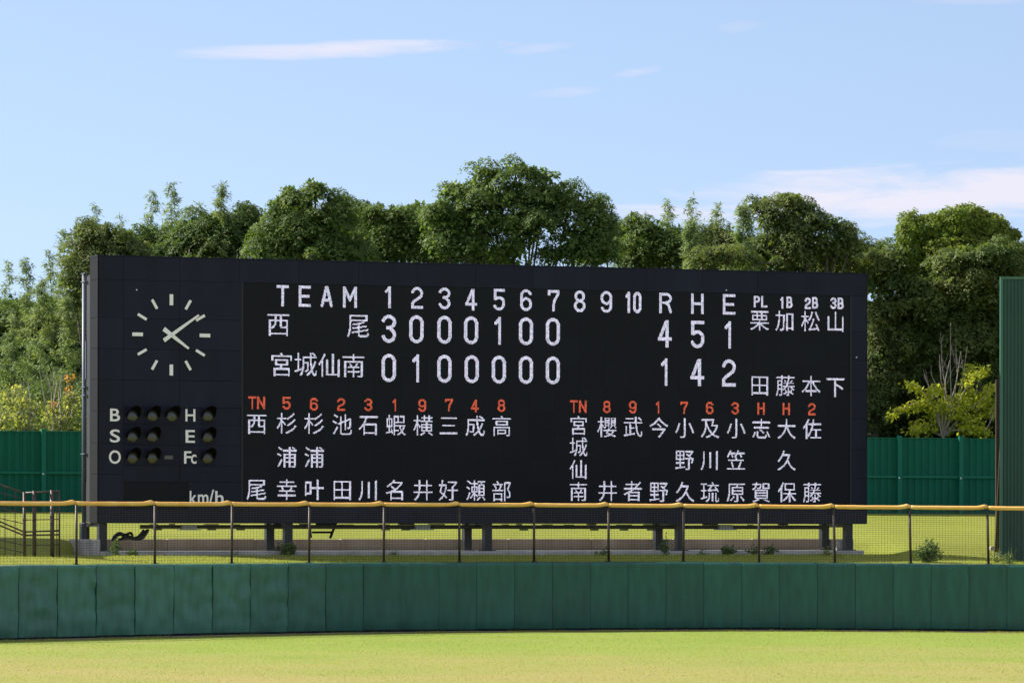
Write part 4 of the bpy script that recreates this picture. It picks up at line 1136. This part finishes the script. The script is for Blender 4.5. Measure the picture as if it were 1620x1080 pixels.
BAM = [
 (150, 430, 148, 322, 186, 'slim bamboo tip standing above the leftmost tree at the corner of the scoreboard', 24, 1400, .62, 1.0),
 (190, 420, 192, 340, 187, 'faint short bamboo tip just right of the leftmost tree top', 18, 700, .68, .8),
 (236, 420, 243, 300, 186, 'left one of the two tall thin bamboos above the clock', 26, 2000, .55, 1.2),
 (268, 420, 272, 288, 185, 'right one and tallest of the two thin bamboos above the clock', 28, 2300, .55, 1.3),
 (318, 400, 318, 320, 186, 'small bamboo tip between the tall thin bamboos and the pointed one', 14, 800, .75, .8),
 (352, 400, 350, 292, 180, 'pointed dense bamboo tip rising out of the dark tree above the clock', 20, 2600, .72, 1.2),
 (108, 470, 100, 362, 184, 'bamboo with drooping tip left of the leftmost broadleaf tree', 30, 2200, .5, 1.2),
 (86, 470, 78, 395, 182, 'leaning bamboo above the left end of the green fence', 26, 2200, .4, 1.2),
 (48, 520, 40, 408, 181, 'arching light green bamboo near the left edge of the picture', 34, 4200, .3, 1.6),
 (15, 520, 14, 412, 186, 'faint thin bamboo tip at the extreme left edge', 24, 1300, .5, 1.0),
 (70, 600, 66, 440, 178, 'dense hanging bamboo plume low at the left, in front of the dark wood', 40, 5200, .2, 1.8),
 (108, 640, 104, 470, 176, 'dense bamboo plume immediately left of the scoreboard', 34, 4600, .2, 1.8),
 (20, 640, 22, 500, 175, 'yellowish bamboo plume with drooping leaves at the left edge above the green fence', 44, 5200, .15, 1.8),
 (1058, 410, 1056, 318, 183, 'light green bamboo plume left of the pair above the right of the scoreboard', 24, 1600, .70, 1.2),
 (1100, 410, 1092, 312, 186, 'thin pale bamboo in the middle of the group above letters R H E', 24, 1300, .66, 1.1),
 (1130, 410, 1134, 322, 186, 'thin pale bamboo on the right of the group above letters R H E', 24, 1500, .64, 1.1),
 (1096, 410, 1092, 350, 178, 'dense hump of drooping bamboo below the thin pale bamboos', 17, 4200, .70, 1.6),
 (1180, 420, 1176, 326, 176, 'broad cone of drooping bamboo leaning on the layered tree', 30, 6000, .62, 1.9),
 (700, 380, 694, 290, 184, 'wispy bamboo tip at the left shoulder of the tallest tree', 12, 500, .7, .7),
]
for i, (x0, y0, xt, yt, D, label, w, n, low, dn) in enumerate(BAM):
    bamboo(x0, y0, xt, yt, D, label, w, n, 100 + i * 3, low, dense=dn, size=.22 if n < 3000 else .2)

# young trees with pale leaves behind the green fence
def sapling(cx_, base_y, D, lobes, twigs, label, leaf, seed, per=60, size=.17, orange=None):
    g = np.random.default_rng(seed); rr = random.Random(seed)
    b = P(cx_, 800, D); b.z = 3.2
    root = empty('young_tree', b, label=label, cat='tree', group='young pale trees behind the green fence')
    t = MB(); fork = P(cx_, base_y, D) - b
    t.tube([(0, 0, -.2), fork * .5, fork], [.09, .075, .06], 6)
    P_, N_ = [], []
    for (lx, ly, tx, ty, w) in lobes:      # arching branches from a to b carrying leaves of width w
        a = P(lx, ly, D + rr.uniform(-.6, .6)) - b; e = P(tx, ty, D + rr.uniform(-1, 1)) - b
        m1 = a.lerp(e, .5) + Vector((0, 0, .25)); t.tube([fork, a.lerp(fork, .5) + Vector((0, 0, .1)), a], [.04, .03, .022], 5, caps=False); t.tube([a, m1, e], [.022, .016, .006], 4, caps=False)
        L = (e - a).length; n = int(per * (L + .3) * (w / .3))
        tt = g.uniform(0, 1.05, (n, 1)); A, Mm, E_ = map(np.array, (a, m1, e))
        p = (1-tt)**2 * A + 2*tt*(1-tt)*Mm + tt**2 * E_ + g.normal(0, 1, (n, 3)) * np.array([w * .5, w * .6, w * .38]); P_.append(p); N_.append(np.tile([0, -.25, .6], (n, 1)))
    for (ax, ay, bx_, by_) in twigs:
        a = P(ax, ay, D + rr.uniform(-.3, .3)) - b; e = P(bx_, by_, D + rr.uniform(-.5, .5)) - b
        m1 = a.lerp(e, .5) + Vector((rr.uniform(-.12, .12), 0, 0)); t.tube([a, a.lerp(m1, .5), m1, e], [.022, .018, .014, .006], 4, caps=False)
        for q in range(3):
            f_ = rr.uniform(.35, .9); s_ = a.lerp(e, f_); t.tube([s_, s_ + Vector((rr.uniform(-.35, .35), 0, rr.uniform(.25, .7)))], [.009, .004], 3, caps=False)
    t.build('trunk', M['barkpale'], root)
    leaves('crown', np.concatenate(P_), np.concatenate(N_), size, .62, M[leaf], root, droop=1.3, jit=.55, seed=seed + 1)
    if orange:
        op = np.concatenate([np.array(P(x_, y_, D - .3) - b) + g.normal(0, .07, (9, 3)) for x_, y_ in orange])
        leaves('orange_leaves', op, np.tile([0, -.4, .4], (len(op), 1)), .11, .7, M['leaf_orange'], root, droop=1, seed=seed + 9, label='withered orange leaves at the twig tips')

sapling(1492, 690, 174.9, [(1480, 640, 1408, 655, .28), (1470, 630, 1434, 608, .2), (1490, 645, 1450, 640, .35), (1500, 640, 1540, 625, .4), (1520, 635, 1575, 640, .4), (1530, 610, 1560, 585, .28), (1525, 605, 1535, 580, .22),
   (1500, 680, 1442, 682, .3), (1480, 665, 1500, 650, .45), (1520, 680, 1560, 685, .35), (1540, 660, 1580, 650, .35), (1510, 650, 1530, 670, .4), (1560, 625, 1575, 612, .25), (1490, 620, 1472, 618, .22), (1450, 678, 1445, 672, .25)],
   [(1500, 640, 1488, 525), (1505, 645, 1504, 510), (1498, 640, 1486, 560), (1508, 640, 1512, 545), (1495, 635, 1502, 570), (1500, 650, 1520, 555), (1510, 640, 1530, 548), (1478, 630, 1462, 592), (1484, 640, 1472, 588), (1545, 650, 1548, 600), (1490, 690, 1478, 640), (1560, 680, 1572, 655)],
   'young tree with lime yellow leaves and bare twigs above the right green fence', 'leaf_lime', 301, per=150)
sapling(40, 690, 164.6, [(40, 670, -10, 650, .45), (30, 655, 5, 625, .4), (35, 640, 20, 610, .25), (50, 670, 60, 640, .4), (20, 680, -15, 670, .5), (45, 685, 30, 660, .5), (50, 650, 35, 630, .3)],
   [(50, 680, 32, 600), (50, 675, 42, 590), (55, 685, 45, 640), (40, 690, 25, 640)], 'young tree with pale green leaves at the left edge above the green fence', 'leaf_pale', 302, per=85, size=.15)
sapling(92, 690, 165.0, [(95, 670, 75, 655, .35), (100, 670, 120, 650, .4), (105, 650, 125, 630, .4), (95, 685, 70, 675, .4), (110, 680, 128, 670, .45), (105, 640, 110, 625, .25), (85, 660, 80, 640, .25)],
   [(84, 690, 62, 585), (84, 680, 84, 582), (82, 650, 74, 592), (84, 660, 97, 600), (96, 660, 98, 588), (106, 650, 108, 592), (84, 690, 66, 612), (84, 640, 90, 605), (112, 660, 122, 622)],
   'young tree with bare twigs and some orange leaves left of the scoreboard', 'leaf_pale', 303, per=85, size=.15, orange=[(104, 598), (107, 602), (112, 597), (109, 612), (88, 633), (82, 639), (107, 619)])

# the dark wood further back, one mass
g = np.random.default_rng(900)
n = 2600
pc = np.stack([g.uniform(-26, 30, n), g.uniform(184.5, 202, n), g.uniform(3.4, 11.8, n)], 1)
edge = g.uniform(0, 1, n) < .5
pts, nr = clump_leaves(pc, g.uniform(1.0, 1.7, n), g, 22, .45)
leaves('distant_wood', pts, nr, .36, .6, M['leaf_dark'], None, jit=.6, seed=901, kind='stuff')
# undergrowth right behind the green fence
ub = []
for sx_, ex in ((-27, -14.5), (12.8, 19.5)):
    n = 150; x_ = g.uniform(sx_, ex, n); ub.append(np.stack([x_, np.array([fenceD(q) for q in x_]) + g.uniform(8, 13, n), g.uniform(3.6, 8.0, n)], 1))
ub = np.concatenate(ub)
pts, nr = clump_leaves(ub, g.uniform(.7, 1.1, len(ub)), g, 90, .45)
leaves('undergrowth', pts, nr, .16, .5, M['leaf_dark'], None, jit=.5, seed=903, kind='stuff')

# ------------------------------------------------------------------ bushes and weeds in front of the footing
def weed(px, py, D, w, h, n, label, name='weed', leaf='leaf_weed', size=.09, seed=0, stems=6, bush=False, aspect=.45, cat='plant'):
    g = np.random.default_rng(seed); rr = random.Random(seed)
    b = P(px, py, D); b.z = min(b.z, bank_z(b.x, b.y) + .12)
    root = empty(name, b, label=label, cat=cat)
    t = MB(); P_ = []
    for i in range(stems):
        a = rr.uniform(-1, 1); e = Vector((a * w * .5, rr.uniform(-.2, .2), h * (1 - .55 * abs(a)) * rr.uniform(.7, 1.0)))
        m1 = Vector((e.x * .35, e.y * .5, e.z * .55)); t.tube([(0, 0, -.1), m1, e], [.010, .008, .003], 4, caps=False)
        k_ = n // stems; tt = g.uniform(.15, 1, (k_, 1)); E_ = np.array(e); Mm = np.array(m1)
        P_.append(2*tt*(1-tt)*Mm + tt**2 * E_ + g.normal(0, .045 + .03 * bush, (k_, 3)))
    t.build('stem', M['culm'], root)
    leaves('foliage', np.concatenate(P_), np.tile([0, -.35, .7], (sum(len(p) for p in P_), 1)), size, aspect, M[leaf], root, droop=.4, jit=.6, seed=seed + 1)
weed(1468, 888, 129.4, .85, .72, 900, 'round leafy bush on the sunlit grass between the scoreboard and the dark green screen', 'bush', 'leaf_weed', .10, 41, 26, True, cat='bush')
weed(457, 878, 130.4, .36, .46, 260, 'leafy green weed at the foot of the second pair of columns', size=.13, seed=42, stems=7, aspect=.6)
weed(184, 877, 128.0, .45, .45, 240, 'tall feathery weed beside the leftmost column', size=.10, seed=43, stems=9, aspect=.3)
weed(212, 877, 128.2, .55, .14, 160, 'low spreading weed just right of the leftmost column', size=.09, seed=44, stems=8)
weed(1153, 878, 134.4, .38, .36, 240, 'compact leafy weed below the right junction box', size=.12, seed=45, stems=8, aspect=.6)
weed(1193, 877, 134.6, .34, .30, 130, 'thin weed left of the low bushy one by the right half of the footing', size=.10, seed=46, stems=6)
weed(1220, 877, 134.8, .5, .26, 220, 'low bushy weed against the right half of the footing', size=.10, seed=47, stems=9)
weed(1051, 877, 133.5, .26, .62, 130, 'tall thin weed between the fourth pair of columns', size=.12, seed=48, stems=4)
weed(1307, 884, 133.2, .40, .36, 240, 'pale weed by the last pair of columns, left of the fence post', leaf='leaf_pale', size=.09, seed=49, stems=9)
weed(1329, 888, 131.0, .32, .22, 160, 'small pale weed in the sun right of the fence post by the last columns', leaf='leaf_pale', size=.08, seed=50, stems=8)
weed(441, 877, 131.6, .14, .50, 90, 'narrow upright weed between the second pair of columns', size=.10, seed=51, stems=4)
weed(1110, 878, 134.0, .3, .14, 90, 'tiny weed at the footing below the conduit right of the fourth columns', size=.08, seed=52, stems=6)
weed(624, 877, 131.8, .3, .10, 80, 'tiny weed at the footing near the middle left of the scoreboard', size=.08, seed=53, stems=6)
weed(1577, 887, 130.0, .55, .32, 200, 'sparse weed in front of the concrete block at the dark green screen', leaf='leaf_pale', size=.09, seed=54, stems=14, aspect=.25)
weed(1597, 890, 129.0, .35, .42, 120, 'upright grass tuft in front of the dark green screen', name='grass_tuft', size=.22, seed=55, stems=12, aspect=.08, cat='grass')
weed(373, 877, 130.0, .24, .10, 60, 'tiny weed at the footing between the first and second columns', size=.08, seed=56, stems=5)
weed(955, 877, 133.2, .5, .14, 120, 'low brownish weed heap at the footing right of the centre', size=.09, seed=57, stems=8, leaf='leaf_olive')

# blades of the outfield turf, fresh and dry
g = np.random.default_rng(510)
M['dryblade'] = leafmat('dry blades', (.36, .32, .11), (.44, .37, .15), trans=.5)
for k_, (n, mm, sd) in enumerate(((42000, 'grassblade', 511), (26000, 'dryblade', 512))):
    y_ = 85 + 43 * g.uniform(0, 1, n); x_ = g.uniform(-1, 1, n) * y_ * .122
    tufty = np.sin(x_ * 1.7 + 2.1 * np.sin(y_ * .9)) + np.sin(x_ * .63 + y_ * .8) + g.normal(0, 1.0, n)
    keep = (y_ < np.array([wallD(q) for q in x_]) - 1.1) & ((tufty > -.2) if k_ == 0 else (tufty < .9)) & (g.uniform(0, 1, n) < (1 if k_ == 0 else 1 - (y_ - 90) / 60))
    x_, y_ = x_[keep], y_[keep]
    pts = np.stack([x_, y_, np.array([field_z(a, b) for a, b in zip(x_, y_)])], 1)
    leaves('turf_blades' if k_ == 0 else 'dry_turf_blades', pts, np.tile([0., -1., .2], (len(pts), 1)), .019, .6, M[mm], None, droop=-3.0, jit=.3, seed=sd, kind='stuff')

# grass along the wall foot and on the bank edge
g = np.random.default_rng(500)
n = 5000
x_ = g.uniform(-16, 16, n); y_ = np.array([wallD(q) for q in x_]) - g.uniform(.0, 1.0, n) ** .7 * 1.3 - .05
keep = (np.sin(x_ * 2.3) + np.sin(x_ * 5.1 + 1) + g.normal(0, .8, n)) > .1
x_, y_ = x_[keep], y_[keep]
pts = np.stack([x_, y_, np.array([field_z(a, b) for a, b in zip(x_, y_)])], 1)
# blades stand up: their length direction follows the up vector
leaves('turf_edge', pts, np.tile([0., -1., .1], (len(pts), 1)), .05, .2, M['grassblade'], None, droop=-3.0, jit=.25, seed=501, kind='stuff')
n = 30000
x_ = g.uniform(-18, 18, n); wd = np.array([wallD(q) for q in x_]); y_ = wd + .5 + g.uniform(0, 1, n) * (np.array([boardD(q) for q in x_]) - wd - .6)
pts = np.stack([x_, y_, np.array([bank_z(a, b) for a, b in zip(x_, y_)])], 1)
leaves('bank_grass_tufts', pts, np.tile([0., -1., .1], (n, 1)), .045, .2, M['grassblade'], None, droop=-3.0, jit=.25, seed=502, kind='stuff')
